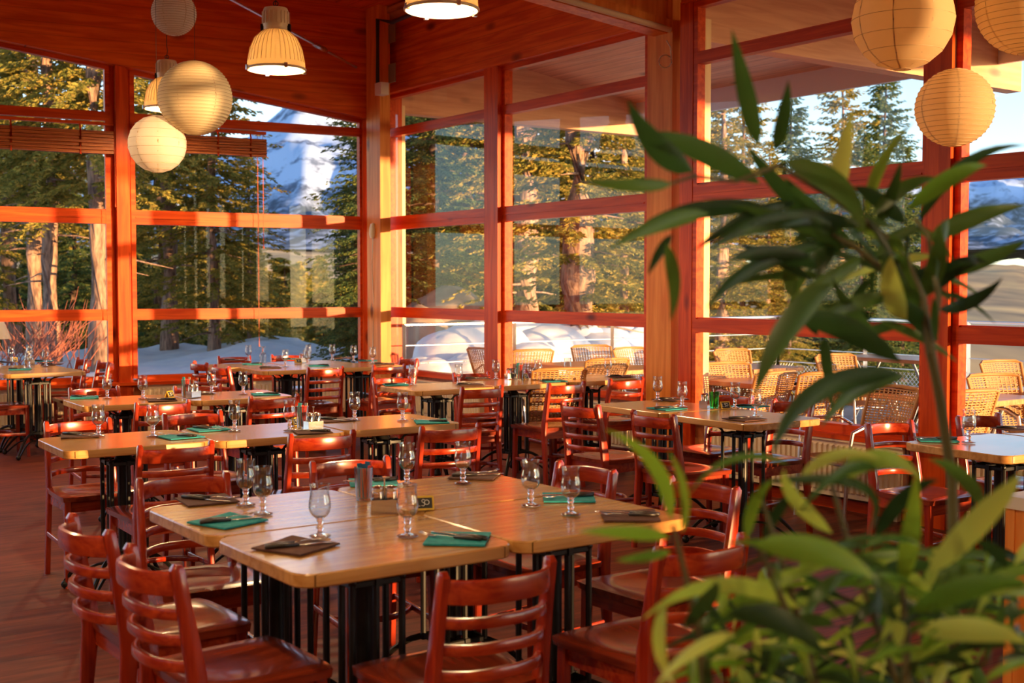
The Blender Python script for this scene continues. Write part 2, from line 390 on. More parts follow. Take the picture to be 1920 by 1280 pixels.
# darker lintel lip
trim(mb, M['beam_a'], 'deep sloping laminated beam over the rear windows')
# --- wall B low wall + band
mb = MB(); wallseg(mb, pB(-.1), pB(sB(1215)), 0, lambda p: SILL - .02, .12, NB); wallseg(mb, pC(-.12), pC(14.5), 0, lambda p: SILL - .02, .12, NB)
struct(mb.build('wall_right', M['plainwall'], None, False), 'low wooden wall under the terrace windows')
mb = MB(); mb.obox(pB(-.35, TOPB, .12), pB(sB(1222), TOPB, .12) - pB(-.35, TOPB, .12), NB * .16, (0, 0, CEIL0 - TOPB + .1))
trim(mb, M['beam_b'], 'level laminated beam over the terrace windows beside the corner')
mb = MB(); mb.obox(pC(-.1, TOPB, .08), DB * 14.6, NB * .14, (0, 0, CEIL0 - TOPB + .1))
trim(mb, M['beam_b'], 'level laminated beam over the terrace windows past the column')
# windows A
posts_s = []
edges = [(sA(247), sA(680))]; s = edges[0][0]
pitch = .22
W = edges[0][1] - edges[0][0]
for i in range(3): 
    b2 = s - .20; a2 = b2 - W; edges.append((a2, b2)); s = a2
for i, (a, b2) in enumerate(edges):
    window(pA, a, b2, topA, M['frame_a'], ['red framed rear window nearest the room corner', 'red framed rear window left of the mullion with three trunks behind', 'rear window further along', 'rear window at the far end'][i])
    mb = MB(); c = a - .10
    mb.obox(pA(c - .10, 0, .03), DA * .20, -NA * .10, (0, 0, topA(c) + .01))
    mb.obox(pA(c - .055, 0, .13), DA * .11, -NA * .10, (0, 0, topA(c) + .01))
    trim(mb, M['post'], 'red varnished post between two rear windows' if i else 'red varnished post left of the rear corner window')
# corner column
mb = MB()
K = at_d(706, 536, 13.62); K.z = 0
mb.obox(pA(-.02, 0, -.08), DA * .12, NA * .16, (0, 0, 4.9))
trim(mb, M['post'], 'red post at the corner, rear side')
mb = MB(); kc = pA(.10, 0, .20)
mb.obox(kc, DB * .30 , -DA * .12, (0, 0, 4.9))
trim(mb, M['column'], 'honey coloured corner column')
mb = MB(); mb.obox(pB(-.03, 0, .03), DB * .05, NB * .12, (0, 0, TOPB + .01)); mb.obox(pB(-.34, 0, -.02), DB * .34, NB * .12, (0, 0, TOPB + .01)); trim(mb, M['post'], 'red jamb beside the corner column')
# windows B-left
flat = lambda s: TOPB
b1a, b1b, b2a, b2b = sB(733), sB(921), sB(946), sB(1216)
window(pB, b1a, b1b, flat, M['frame_b'], 'narrow terrace window beside the corner column')
window(pB, b2a, b2b, flat, M['frame_b'], 'terrace window between the mullion and the large column')
mb = MB(); mb.obox(pB(b1b, 0, .10), DB * (b2a - b1b), NB * .18, (0, 0, TOPB + .02)); trim(mb, M['post'], 'dark red post between the two terrace windows by the corner')
# big column
Kc = at_d(1258, 600, 9.62); Kc.z = 0
mb = MB(); mb.obox(Kc - DB * .29, DB * .29, NB * .17, (0, 0, CEIL0 + .05))
trim(mb, M['column'], 'large honey coloured laminated column carrying the ceiling beam')
mb = MB(); mb.obox(pC(-.14, 0, .05), DB * .14, NB * .12, (0, 0, TOPB + .02)); trim(mb, M['post'], 'red jamb right of the large column')
# windows C (right) and on to the back wall
c1, c2, c3 = 0.0, sC(1749), sC(1799)
WC = c2 - c1; GAP = c3 - c2
s = 0.0; i = 0
while s + WC < 14.4:
    window(pC, s, s + WC, flat, M['frame_b'], ['wide terrace window right of the large column', 'terrace window at the picture edge'][i] if i < 2 else 'terrace window further along the row')
    mb = MB(); mb.obox(pC(s + WC, 0, .09), DB * GAP, NB * .18, (0, 0, TOPB + .02)); trim(mb, M['post'], 'dark red post right of the wide terrace window' if i == 0 else 'dark red post between terrace windows')
    s += WC + GAP; i += 1
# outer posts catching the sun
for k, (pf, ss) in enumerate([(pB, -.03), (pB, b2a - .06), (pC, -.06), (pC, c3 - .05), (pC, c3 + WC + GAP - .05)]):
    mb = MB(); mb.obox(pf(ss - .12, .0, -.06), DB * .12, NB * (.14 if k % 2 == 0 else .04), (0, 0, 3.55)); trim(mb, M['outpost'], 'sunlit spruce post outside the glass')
# window ledge boards
mb = MB(); mb.obox(pA(-12, SILL - .06, .16), DA * 12.1, -NA * .14, (0, 0, .03)); trim(mb, M['frame_a'], 'narrow ledge under the rear windows')
mb = MB(); mb.obox(pC(0, SILL - .06, .14), DB * 14, NB * .12, (0, 0, .03)); trim(mb, M['frame_b'], 'narrow ledge under the terrace windows')
# big ceiling beam from the column into the room, rising with the roof
mb = MB(); into = -DA.copy(); into.z = 0
s0 = Kc + NB * .05 - DB * .13
def beamz(p): return 3.45 + .135 * ((s0 - Vector((p[0], p[1], 0))).length)
q0 = [s0 - DB * .08, s0 + DB * .08, s0 + DB * .08 + into * 12, s0 - DB * .08 + into * 12]
mb.hexa([Vector((p.x, p.y, beamz(p))) for p in q0] + [Vector((p.x, p.y, beamz(p) + 1.15)) for p in q0])
trim(mb, M['column'], 'deep laminated ceiling beam running from the column into the room')
mb = MB(); q0 = [s0 - DB * .06, s0 + DB * .06, s0 + DB * .06 + into * 12, s0 - DB * .06 + into * 12]
# baseboards
mb = MB(); mb.obox(pC(0, 0, .02), DB * 14, -NB * .02, (0, 0, .07)); o = mb.build('baseboard_right', M['frame_b'], None, False); struct(o, 'low baseboard under the terrace windows')

# --- roof overhang outside
EAVE = 4.1; SZ = 4.46; EZ = SZ - .14 * EAVE
def pO(s, off, z): return C0 + DB * s + NB * off + Vector((0, 0, z))
mb = MB(); e0, e1 = -6.2, 15.0
mb.hexa([pO(e0, .12, SZ), pO(e1, .12, SZ), pO(e1, EAVE, EZ), pO(e0, EAVE, EZ), pO(e0, .12, SZ + .06), pO(e1, .12, SZ + .06), pO(e1, EAVE, EZ + .06), pO(e0, EAVE, EZ + .06)])
trim(mb, M['soffit'], 'boarded underside of the roof overhang')
mb = MB(); mb.obox(pO(e0, EAVE, EZ - .26), DB * (e1 - e0), NB * .04, (0, 0, .36))
trim(mb, plain('pale_fascia', (.62, .66, .72), .5), 'pale fascia along the eave')
for sx, zb, L_ in ((-.30, 3.40, 4.5), (sB(735) - (C0 - B0).dot(DB) - .22, 3.47, 4.3), (5.0, 3.40, 4.4), (10.0, 3.40, 4.4)):
    mb = MB(); mb.hexa([pO(sx, .16, zb), pO(sx + .16, .16, zb), pO(sx + .16, L_, zb), pO(sx, L_, zb), pO(sx, .16, SZ - .02), pO(sx + .16, .16, SZ - .02), pO(sx + .16, L_, SZ - .14 * L_ + .02), pO(sx, L_, SZ - .14 * L_ + .02)])
    trim(mb, M['rafter'], 'laminated beam reaching out under the roof overhang')

# ================================================================= FURNITURE
# ---- ladder-back chair: front faces +y, seat centre at origin
def make_chair():
    t = thing('ladder_back_chair', 'cherry red ladder-back chair', 'chair')
    HW = .163
    def post_pt(z):
        if z < .45: k = z / .45; return -.215 + .035 * k
        k = (z - .45) / .335; return -.18 - .055 * k ** 1.1
    for sx in (-1, 1):
        p = []; wd = []; hg = []
        for i in range(12):
            z = .783 * i / 11; p.append((sx * (HW + .012 * (1 - z / .783)), post_pt(z), z)); wd.append(.027); hg.append(.030 + .020 * math.exp(-((z - .45) / .2) ** 2) + .006)
        p.append((sx * HW, post_pt(.792) + .004, .795)); wd.append(.018); hg.append(.022)
        MB().sweep(p, wd, hg, 10, up=(0, 1, 0), sq=4).build('rear_post', M['chair'], t)
    def slat(z, hh, th, bulge):
        p = [];
        for i in range(11):
            k = -1 + 2 * i / 10; p.append((k * (HW - .006), post_pt(z) - bulge * (1 - abs(k) ** 3.0) - .002, z + .004 * (1 - k * k)))
        return MB().sweep(p, th, hh, 10, up=(0, 0, 1), sq=4)
    slat(.742, .064, .020, .076).build('top_rail', M['chair_h'], t)
    for z in (.662, .592, .522): slat(z, .031, .020, .074).build('back_slat', M['chair_h'], t)
    # seat with a shallow dish
    m = MB(); n = 14; g = []
    def hw(y): return .185 + .022 * (y + .19) / .39
    vs = []; 
    for i in range(n + 1):
        for j in range(n + 1):
            a = -1 + 2 * i / n; b_ = -1 + 2 * j / n
            y = b_ * .198 + .010; e = 1 - .035 * (abs(b_) ** 6)
            x = a * hw(y) * e; y2 = y - (.016 * abs(a) ** 5 if b_ > 0 else -.010 * abs(a) ** 5) * abs(b_) ** 3
            r = math.sqrt((a / .78) ** 2 + ((b_ + .05) / .74) ** 2); d = -.010 * (1 - min(1, r) ** 3) if r < 1 else 0
            edge = max(abs(a), abs(b_)); d -= .006 * max(0, edge - .93) / .07
            vs.append((x, y2, .462 + d))
    fs = [(i * (n + 1) + j, (i + 1) * (n + 1) + j, (i + 1) * (n + 1) + j + 1, i * (n + 1) + j + 1) for i in range(n) for j in range(n)]
    m.add(vs, fs)
    rim = [i * (n + 1) for i in range(n + 1)] + [n * (n + 1) + j for j in range(1, n + 1)] + [i * (n + 1) + n for i in range(n - 1, -1, -1)] + [j for j in range(n - 1, 0, -1)]
    o_ = len(m.v); m.v += [(vs[k][0] * .985, vs[k][1] * .985, .432) for k in rim]; R = len(rim)
    for k in range(R): m.f.append((rim[k], o_ + k, o_ + (k + 1) % R, rim[(k + 1) % R])); m.mi.append(0)
    m.f.append(tuple(o_ + k for k in range(R - 1, -1, -1))); m.mi.append(0)
    m.build('seat', M['seat'], t, 60)
    # apron
    m = MB(); m.box(-.155, .155, .150, .170, .375, .433); m.box(-.150, .150, -.172, -.154, .375, .433)
    m.box(-.172, -.154, -.16, .155, .375, .433); m.box(.154, .172, -.16, .155, .375, .433); m.build('seat_frame', M['chair_h'], t)
    for sx in (-1, 1):
        MB().sweep([(sx * .180, .175, 0), (sx * .176, .170, .2), (sx * .172, .166, .433)], [.026, .032, .036], [.026, .032, .036], 8, up=(0, 1, 0), sq=5).build('front_leg', M['chair'], t)
    for sx in (-1, 1):
        MB().sweep([(sx * .176, -.195, .215), (sx * .177, 0, .205), (sx * .178, .165, .200)], .016, .026, 8, sq=4).build('side_stretcher', M['chair'], t)
    p = [(-.172 + .344 * i / 8, .0 + .10 * (1 - (2 * i / 8 - 1) ** 2) - .02, .205) for i in range(9)]
    MB().sweep(p, .018, .024, 8, sq=4).build('curved_stretcher', M['chair'], t)
    return t
chair_p = Proto(make_chair())
def chair_rz(facing):  # facing vector -> rotation of +y onto it
    return math.atan2(-facing.x, facing.y)
def place_chair(a, b, face, label, group, push=0.0):
    """a,b: the tops of the two back posts as seen (z .785)"""
    A = on_z(a[0], a[1], .785); B = on_z(b[0], b[1], .785); mid = (A + B) / 2; d = (B - A); d.z = 0; d.normalize()
    n = Vector((-d.y, d.x, 0))
    want = {'v': V, '-v': -V, 'u': U, '-u': -U}[face]
    if n.dot(want) < 0: n = -n
    # blend measured angle with the table axis
    n = (n * .5 + want * .8).normalized()
    c = mid + n * (.235 + push); c.z = 0
    return chair_p.put(c, chair_rz(n), label, group)

# ---- bistro table : one board on a cast-iron pedestal
def make_table(LX=.70, LY=.60, kind=0):
    t = thing('bistro_table', 'honey wood bistro table', 'table')
    c = .062; x, y = LX / 2 - .003, LY / 2 - .003
    poly = []
    for (sx, sy) in ((1, -1), (1, 1), (-1, 1), (-1, -1)):
        cx_, cy_ = sx * (x - c), sy * (y - c)
        a0 = math.atan2(sy, sx) - PI / 4
        for i in range(5): a = a0 + PI / 2 * i / 4; poly.append((cx_ + c * math.cos(a), cy_ + c * math.sin(a)))
    MB().prism(poly, .712, .75, .004).build('tabletop', M['table'], t, 30)
    MB().lathe([(.018, .07), (.030, .09), (.018, .12), (.024, .19), (.036, .21), (.028, .23), (.027, .62), (.030, .635), (.046, .66), (.030, .685), (.022, .71)], 12).build('centre_column', M['iron'], t)
    for sx, sy in ((1, 1), (1, -1), (-1, 1), (-1, -1)):
        m = MB(); X, Y = sx * .082, sy * .082
        m.tube([(X, Y, .19), (X, Y, .65)], .0105, 8)
        m.sphere((X, Y, .652), .013, 8, 6); m.sphere((X, Y, .205), .013, 8, 6)
        m.build('corner_rod', M['iron'], t)
    for k in range(4):
        a = k * PI / 2; X, Y = .082 * math.cos(a) * .9, .082 * math.sin(a) * .9
        MB().tube([(X, Y, .20), (X, Y, .645)], .0105, 8).build('middle_rod', M['iron'], t)
    for z, nm in ((.645, 'upper_collar'), (.205, 'lower_collar')):
        m = MB(); m.box(-.094, .094, -.010, .010, z - .012, z + .012); m.box(-.010, .010, -.094, .094, z - .012, z + .012)
        m.sweep([(.084, .084, z), (-.084, .084, z), (-.084, -.084, z), (.084, -.084, z)], .014, .022, 6, closed=True)
        m.build(nm, M['iron'], t)
    m = MB()
    for sx, sy in ((1, 1), (1, -1), (-1, 1), (-1, -1)):
        p = [(sx * (.082 + .10 * (1 - math.cos(PI / 2 * i / 6))), sy * (.082 + .085 * (1 - math.cos(PI / 2 * i / 6))), .655 + .05 * math.sin(PI / 2 * i / 6)) for i in range(7)]
        m.sweep(p, .014, .014, 6)
    m.box(-.20, .20, -.018, .018, .703, .7125); m.box(-.018, .018, -.18, .18, .703, .7125)
    m.build('top_bracket', M['iron'], t)
    for k in range(4):
        a = PI / 4 + k * PI / 2; m = MB(); ca, sa = math.cos(a), math.sin(a)
        p = []; q = []
        for i in range(9):
            s = i / 8; r = .06 + .27 * s; z = .20 - .165 * s ** 1.8 + .02 * math.sin(PI * s); p.append((r * ca, r * sa, z))
            q.append(((.05 + .25 * s) * ca, (.05 + .25 * s) * sa, .135 - .11 * s ** 1.6 + .02 * math.sin(PI * s)))
        m.sweep(p, .018, [.026 - .008 * i / 8 for i in range(9)], 6); m.sweep(q, .013, .014, 6)
        m.sphere((.325 * ca, .325 * sa, .022), .022, 8, 6)
        m.build('leg', M['iron'], t)
    return t
table_p = Proto(make_table())
ANG = RZ(35)
def place_table(corner_FL, u, v, rz, label, group, i=0, j=0, dz=0.0, du=.70, dv=.60):
    """corner_FL front-left corner; boards count i along u and j away from the viewer"""
    uu = Vector((math.cos(rz), math.sin(rz), 0)); vv = Vector((uu.y, -uu.x, 0))
    c = corner_FL + uu * (du * (i + .5)) - vv * (dv * (j + .5)); c.z = 0
    return table_p.put(c, rz, label, group, scale=(1, 1, 1 + dz * .15 / .75))
tg = 'honey wood bistro tables pushed together'
FL = on_z(561, 1082, .75); FL.z = 0
r1 = RZ(35.5)
o = FL.copy()
for i, j, dz, lb in ((0, 0, 0.0, 'honey wood bistro table at the nearest corner, carrying the lone front glass pair'), (1, 0, .004, 'honey wood bistro table with the right teal and brown napkins, nearest group'),
                 (0, 1, .003, 'honey wood bistro table at the left end of the nearest group'), (1, 1, .006, 'honey wood bistro table at the far side of the nearest group')):
    place_table(FL, 0, 0, r1, lb, 'four tables of the nearest group', i, j, dz, .705, .605)
T2 = on_z(121, 847, .75); r2 = RZ(33.5)
place_table(T2, 0, 0, r2, 'honey wood bistro table at the left end of the second row', 'three tables of the second row', 0)
place_table(T2 + V * .03, 0, 0, r2, 'honey wood bistro table in the middle of the second row', 'three tables of the second row', 1, 0, 0, .703)
place_table(T2 - V * .02, 0, 0, RZ(33), 'honey wood bistro table at the right end of the second row, one sunlit edge', 'three tables of the second row', 2, 0, .008, .706)
T3 = on_z(156, 762, .75); r3 = RZ(33)
place_table(T3, 0, 0, r3, 'honey wood bistro table at the left end of the third row', 'two tables of the third row', 0)
place_table(T3 + V * .02, 0, 0, r3, 'honey wood bistro table at the right end of the third row', 'two tables of the third row', 1, 0, .004, .703)
T4 = on_z(494, 696, .75)
for i, j, off, lb in ((0, 0, 0, 'nearer left table of the group by the room corner'), (1, 0, .02, 'nearer right table of the group by the room corner'), (0, 1, -.22, 'window side left table of the group by the room corner'), (1, 1, -.20, 'window side right table of the group by the room corner')):
    place_table(T4 + U * off, 0, 0, RZ(34), 'honey wood bistro table, ' + lb, 'four tables by the room corner', i, j, 0, .705, .605)
T5 = on_z(782, 733.5, .75)
for i, off, lb in ((0, 0, 'left of the three in front of the cream radiator'), (1, .02, 'middle of the three in front of the terrace windows'), (2, .0, 'right of the three, against the large column')):
    place_table(T5 - V * off, 0, 0, RZ(35), 'honey wood bistro table, ' + lb, 'three tables before the terrace windows', i, 0, .004 * i, .705)
# G6: long side away from the viewer
T6 = on_z(1405, 797, .75)
vv6 = RZ(-56.5)
uu6 = Vector((math.cos(vv6), math.sin(vv6), 0)); ww6 = Vector((-uu6.y, uu6.x, 0))
for k, lb in ((0, 'nearer of the two beside the sunlit terrace window'), (1, 'farther of the two beside the large column')):
    c = T6 - uu6 * (.355 + .71 * k) + ww6 * .30; c.z = 0
    table_p.put(c, vv6, 'honey wood bistro table, ' + lb, 'two tables right of the large column', scale=(1, 1, 1 + .0006 * k))
T7 = on_z(1888, 856, .75); 
place_table(T7, 0, 0, RZ(31), 'honey wood bistro table at the picture right edge, near the plant', 'tables at the right edge', 0, 0, 0)
place_table(T7, 0, 0, RZ(31), 'honey wood bistro table cut by the picture right edge, behind the brown napkin', 'tables at the right edge', 1, 0, .006, .706)
T8 = on_z(8, 702, .75)
place_table(T8, 0, 0, RZ(36), 'honey wood bistro table by the left windows, nearer of two', 'two tables by the left windows', 0, 0)
place_table(T8, 0, 0, RZ(36), 'honey wood bistro table by the left windows, window side of two', 'two tables by the left windows', 0, 1, .003, .7, .605)

CH = [
 ((822,1080),(1040,1048),'-v','cherry ladder-back chair with its back to the viewer before the nearest table','chairs of the nearest group'),
 ((131,970),(208,997),'u','cherry ladder-back chair at far left of the nearest table, seen side on','chairs of the nearest group'),
 ((242,1028),(332,1062),'u','cherry ladder-back chair at lower left with a bright lit post top','chairs of the nearest group'),
 ((259,900),(426,889),'v','cherry ladder-back chair tucked behind the left corner of the nearest table','chairs of the nearest group'),
 ((578,868),(732,859),'v','cherry ladder-back chair behind the straw glass on the nearest table','chairs of the nearest group'),
 ((1050,868),(1149,884),'-u','cherry ladder-back chair behind the two right-hand glasses of the nearest table','chairs of the nearest group'),
 ((1262,898),(1376,916),'-u','cherry ladder-back chair beyond the right corner of the nearest table, partly behind leaves','chairs of the nearest group'),
 ((1226,1033),(1402,1002),'-v','cherry ladder-back chair half hidden by the plant, dished seat showing','chairs of the nearest group'),
 ((75,794),(215,785),'v','cherry ladder-back chair behind the left end of the second row','chairs of the second row'),
 ((304,779),(416,771),'v','cherry ladder-back chair behind the second row, sun patch on its top rail','chairs of the second row'),
 ((255,839),(403,829),'-v','cherry ladder-back chair before the left table of the second row','chairs of the second row'),
 ((538,817),(669,809),'-v','cherry ladder-back chair before the second row with sunlit orange rail','chairs of the second row'),
 ((786,802),(903,796),'-v','cherry ladder-back chair before the sunlit end of the second row','chairs of the second row'),
 ((123,729),(229,725),'v','cherry ladder-back chair behind the left end of the third row','chairs of the third row'),
 ((325,726),(414,722),'v','cherry ladder-back chair behind the right table of the third row','chairs of the third row'),
 ((249,758),(360,751),'-v','cherry ladder-back chair before the left table of the third row','chairs of the third row'),
 ((463,746),(564,740),'-v','cherry ladder-back chair before the right table of the third row','chairs of the third row'),
 ((361,677),(391,682),'u','cherry ladder-back chair nearest the rear window at the left of the corner group','chairs of the corner group'),
 ((400,684),(432,689),'u','cherry ladder-back chair at the near left side of the corner group','chairs of the corner group'),
 ((574,691),(646,688),'-v','cherry ladder-back chair before the corner group, in the middle of the aisle','chairs of the corner group'),
 ((695,687),(764,683),'-v','cherry ladder-back chair before the right end of the corner group','chairs of the corner group'),
 ((406,669),(471,667),'v','cherry ladder-back chair behind the left end of the corner group','chairs of the corner group'),
 ((507,666),(567,664),'v','cherry ladder-back chair behind the middle of the corner group','chairs of the corner group'),
 ((749,670),(786,675),'-u','cherry ladder-back chair under the narrow terrace window','chairs of the corner group'),
 ((699,710),(770,706),'v','cherry ladder-back chair behind the left table before the radiator','chairs before the terrace windows'),
 ((861,728),(946,724),'-v','cherry ladder-back chair before the middle table, radiator seen between its slats','chairs before the terrace windows'),
 ((1023,721),(1101,716),'-v','cherry ladder-back chair before the terrace tables, full seat and legs showing','chairs before the terrace windows'),
 ((1137,713),(1211,708),'-v','cherry ladder-back chair beside the large column','chairs before the terrace windows'),
 ((846,701),(920,698),'v','cherry ladder-back chair behind the tables, left of the dark red post','chairs before the terrace windows'),
 ((980,696),(1049,692),'v','cherry ladder-back chair behind the tables with a bright red rail','chairs before the terrace windows'),
 ((1050,754),(1127,762),'u','cherry ladder-back chair left of the column tables, farther one','chairs of the column tables'),
 ((1185,771),(1266,780),'u','cherry ladder-back chair left of the column tables, nearer one with lit post','chairs of the column tables'),
 ((1342,739),(1405,744),'-u','cherry ladder-back chair under the wide terrace window, behind the green glass','chairs of the column tables'),
 ((1448,748),(1528,759),'-u','cherry ladder-back chair under the wide terrace window, right of the farther one','chairs of the column tables'),
 ((1624,796),(1709,790),'v','cherry ladder-back chair left of the table at the picture right edge','chairs at the right edge'),
 ((1791,782),(1877,777),'v','cherry ladder-back chair behind the glass at the picture right edge','chairs at the right edge'),
 ((144,670),(164,675),'-u','cherry ladder-back chair at the window side right of the left table','chairs by the left windows'),
 ((182,676),(208,681),'-u','cherry ladder-back chair right of the left table, nearer one','chairs by the left windows'),
]
for a, b_, f_, lb, gr in CH: place_chair(a, b_, f_, lb, gr)
# chair whose seat only shows at the left picture edge
c = on_z(8, 757, .46) - U * .02; c.z = 0
chair_p.put(c, chair_rz(U), 'bright red chair cut by the left picture edge, only its seat showing', 'chairs by the left windows')

# ================================================================= TABLEWARE
TZ = .752
# ---- stemmed glass
prof_foot = [(.0005, .0), (.031, .0), (.0330, .002), (.031, .004), (.020, .0065), (.010, .011), (.0075, .016), (.0105, .022), (.0120, .027), (.0090, .033), (.0080, .038), (.0105, .043), (.0112, .047), (.0095, .051), (.0120, .055), (.0160, .0585), (.0005, .0595)]
prof_bowl = [(.0005, .0595), (.0160, .0585), (.0240, .065), (.0295, .074), (.0325, .086), (.0330, .096), (.0315, .108), (.0288, .122), (.0278, .134), (.0285, .146), (.0302, .1565)]
gm = MB(); gm.cur = 1; gm.lathe(prof_foot[4:], 24); gm.cur = 0; gm.lathe(prof_foot[:5], 28)
k0 = len(gm.f); gm.lathe(prof_bowl, 32); gm.f.pop(); gm.mi.pop()
gm.tube([(.0302 * math.cos(q * PI / 16), .0302 * math.sin(q * PI / 16), .1565) for q in range(32)], .0008, 6, closed=True)
gl_me = gm.mesh('stemmed_glass', [M['thin'], M['glass']], 'all')
def put_glass(px, py, label, group, flip=False):
    p = on_z(px, py, .75); o = bpy.data.objects.new('stemmed_glass', gl_me); COL.objects.link(o)
    o.location = (p.x, p.y, TZ + (.1575 if flip else 0.002)); o.rotation_euler = (PI if flip else 0, 0, random.random() * 6)
    o['label'] = label; o['category'] = 'glass'; o['group'] = group; return o
GL = [
 (461,949,'left rear of the pair beside the left brown napkin','nearest table'), (493,966,'front of the pair, at the left teal napkin','nearest table'),
 (600,1008,'standing alone behind the front brown napkin','nearest table'), (764,1008,'between the price card and the front teal napkin','nearest table'),
 (763,910,'directly behind the salt and pepper caddy','nearest table'), (868,908,'before the far brown napkin','nearest table'),
 (995,950,'left of the right-hand pair','nearest table'), (1070,967,'at the right teal napkin, right of its pair','nearest table'),
 (185,819,'leftmost, beside the brown napkin','second row'), (287,820,'left of the front teal napkin','second row'), (440,809,'right of the rear teal napkin','second row'),
 (543,809,'left of the straw holder','second row'), (665,789,'behind the brown napkin, right table','second row'), (755,790,'left of the last teal napkin','second row'),
 (201,748,'right of the left teal napkin','third row'), (268,749,'left of the brown napkin','third row'), (397,739,'right of the straw holder','third row'), (456,740,'left of the right teal napkin','third row'),
 (466,677,'leftmost upright one','corner group'), (535,688,'nearest the front edge','corner group'), (578,676,'rear one of the overlapping pair','corner group'),
 (576,685,'front one of the overlapping pair','corner group'), (623,675,'tallest looking, left of the dark napkin','corner group'), (663,678,'left of the last teal napkin','corner group'), (699,682,'rightmost','corner group'),
 (774,723,'right of the teal napkin, left table','tables before the terrace'), (860,722,'left of the brown napkin','tables before the terrace'), (930,712,'beside the dark red post','tables before the terrace'),
 (1009,712,'right of the price card','tables before the terrace'), (1064,708,'beside the rear teal napkin','tables before the terrace'), (1140,706,'rightmost before the large column','tables before the terrace'),
 (1233,752,'beside the large column','column tables'), (1279,764,'right of the front teal napkin','column tables'), (1378,766,'right of the price card','column tables'), (1417,782,'on the front brown napkin, behind a leaf','column tables'),
 (1816,831,'single, before the terrace window','table at the right edge'),
 (22,680,'leftmost','left window tables'), (56,677,'behind the small caddy','left window tables'), (54,690,'in front of the small caddy','left window tables'), (86,687,'rightmost','left window tables')]
for px, py, lb, gr in GL: put_glass(px, py, 'stemmed tulip wine glass, ' + lb + ', ' + gr, 'stemmed glasses on the ' + gr)
put_glass(493, 680, 'stemmed tulip glass turned upside down on the corner group of tables', 'stemmed glasses on the corner group', True)
# ---- cutlery meshes (local: along +x)
def fork_mesh():
    m = MB(); H = .006
    m.cur = 0
    m.sweep([(-.005, 0, H), (.02, 0, H + .003), (.055, 0, H + .004)], [.006, .005, .010], [.003, .003, .002], 6)
    m.sweep([(.052, 0, H + .004), (.062, 0, H + .002), (.072, 0, H + .001)], [.012, .022, .023], .0016, 6, sq=4)
    for k in range(4):
        y = -.0095 + .0063 * k; m.sweep([(.070, y, H + .001), (.095, y, H + .004), (.112, y, H + .010)], [.0034, .003, .0018], .0018, 6)
    m.cur = 1; m.sweep([(-.085, 0, H + .002), (-.05, 0, H + .003), (.0, 0, H + .001)], [.015, .017, .011], [.010, .011, .008], 8)
    return m.mesh('fork', [M['steel'], M['handle']], 'all')
def knife_mesh():
    m = MB(); H = .006
    m.cur = 0; m.sweep([(.0, 0, H), (.04, 0, H), (.09, .002, H), (.112, .005, H)], [.010, .018, .017, .004], [.0022, .002, .0016, .001], 6, sq=4)
    m.cur = 1; m.sweep([(-.095, 0, H + .002), (-.05, 0, H + .003), (.002, 0, H + .001)], [.017, .019, .013], [.012, .012, .009], 8)
    return m.mesh('knife', [M['steel'], M['handle']], 'all')
fork_me, knife_me = fork_mesh(), knife_mesh()
def napkin_mesh(seed):
    rnd = random.Random(seed); m = MB(); n = 6; S = .09
    vs = []
    for i in range(n + 1):
        for j in range(n + 1):
            x = -S + 2 * S * i / n; y = -S + 2 * S * j / n
            lift = .010 * max(0, (x + y) / (2 * S) - .55) * (1 if seed % 2 else .2)
            vs.append((x, y, .0045 + lift))
    m.add(vs, [(i * (n + 1) + j, (i + 1) * (n + 1) + j, (i + 1) * (n + 1) + j + 1, i * (n + 1) + j + 1) for i in range(n) for j in range(n)])
    m.box(-S, S, -S, S, .0, .0018); m.box(-S * .985, S * .99, -S * .985, S * .985, .0018, .0038)
    # flap sides
    return m
nap = {}
for nm in ('teal', 'brown'):
    for s_ in (0, 1): nap[nm, s_] = napkin_mesh(s_).mesh('napkin', M[nm], False)
def setting(px, py, col, rot, label, gr, cut=True, krot=None):
    p = on_z(px, py, .75); s_ = int(px) % 2
    def put(name, me, x, y, z, rz, lb, cat, gg):
        o = bpy.data.objects.new(name, me); COL.objects.link(o); o.location = (x, y, z); o.rotation_euler = (0, 0, rz); o['label'] = lb; o['category'] = cat; o['group'] = gg
    r = RZ(rot)
    put('paper_napkin', nap[col, s_], p.x, p.y, TZ + .0015, r, '%s folded paper napkin, %s' % (col, label), 'napkin', 'folded napkins on the ' + gr)
    k = RZ(krot if krot is not None else rot)
    off = Vector((-math.sin(k), math.cos(k), 0)) * .018
    put('fork', fork_me, p.x + off.x, p.y + off.y, TZ + .0045, k + RZ(8), 'fork with dark handle on the %s napkin, %s' % (col, label), 'fork', 'forks on the ' + gr)
    put('table_knife', knife_me, p.x - off.x, p.y - off.y, TZ + .0045, k - RZ(6), 'knife with dark handle on the %s napkin, %s' % (col, label), 'knife', 'knives on the ' + gr)
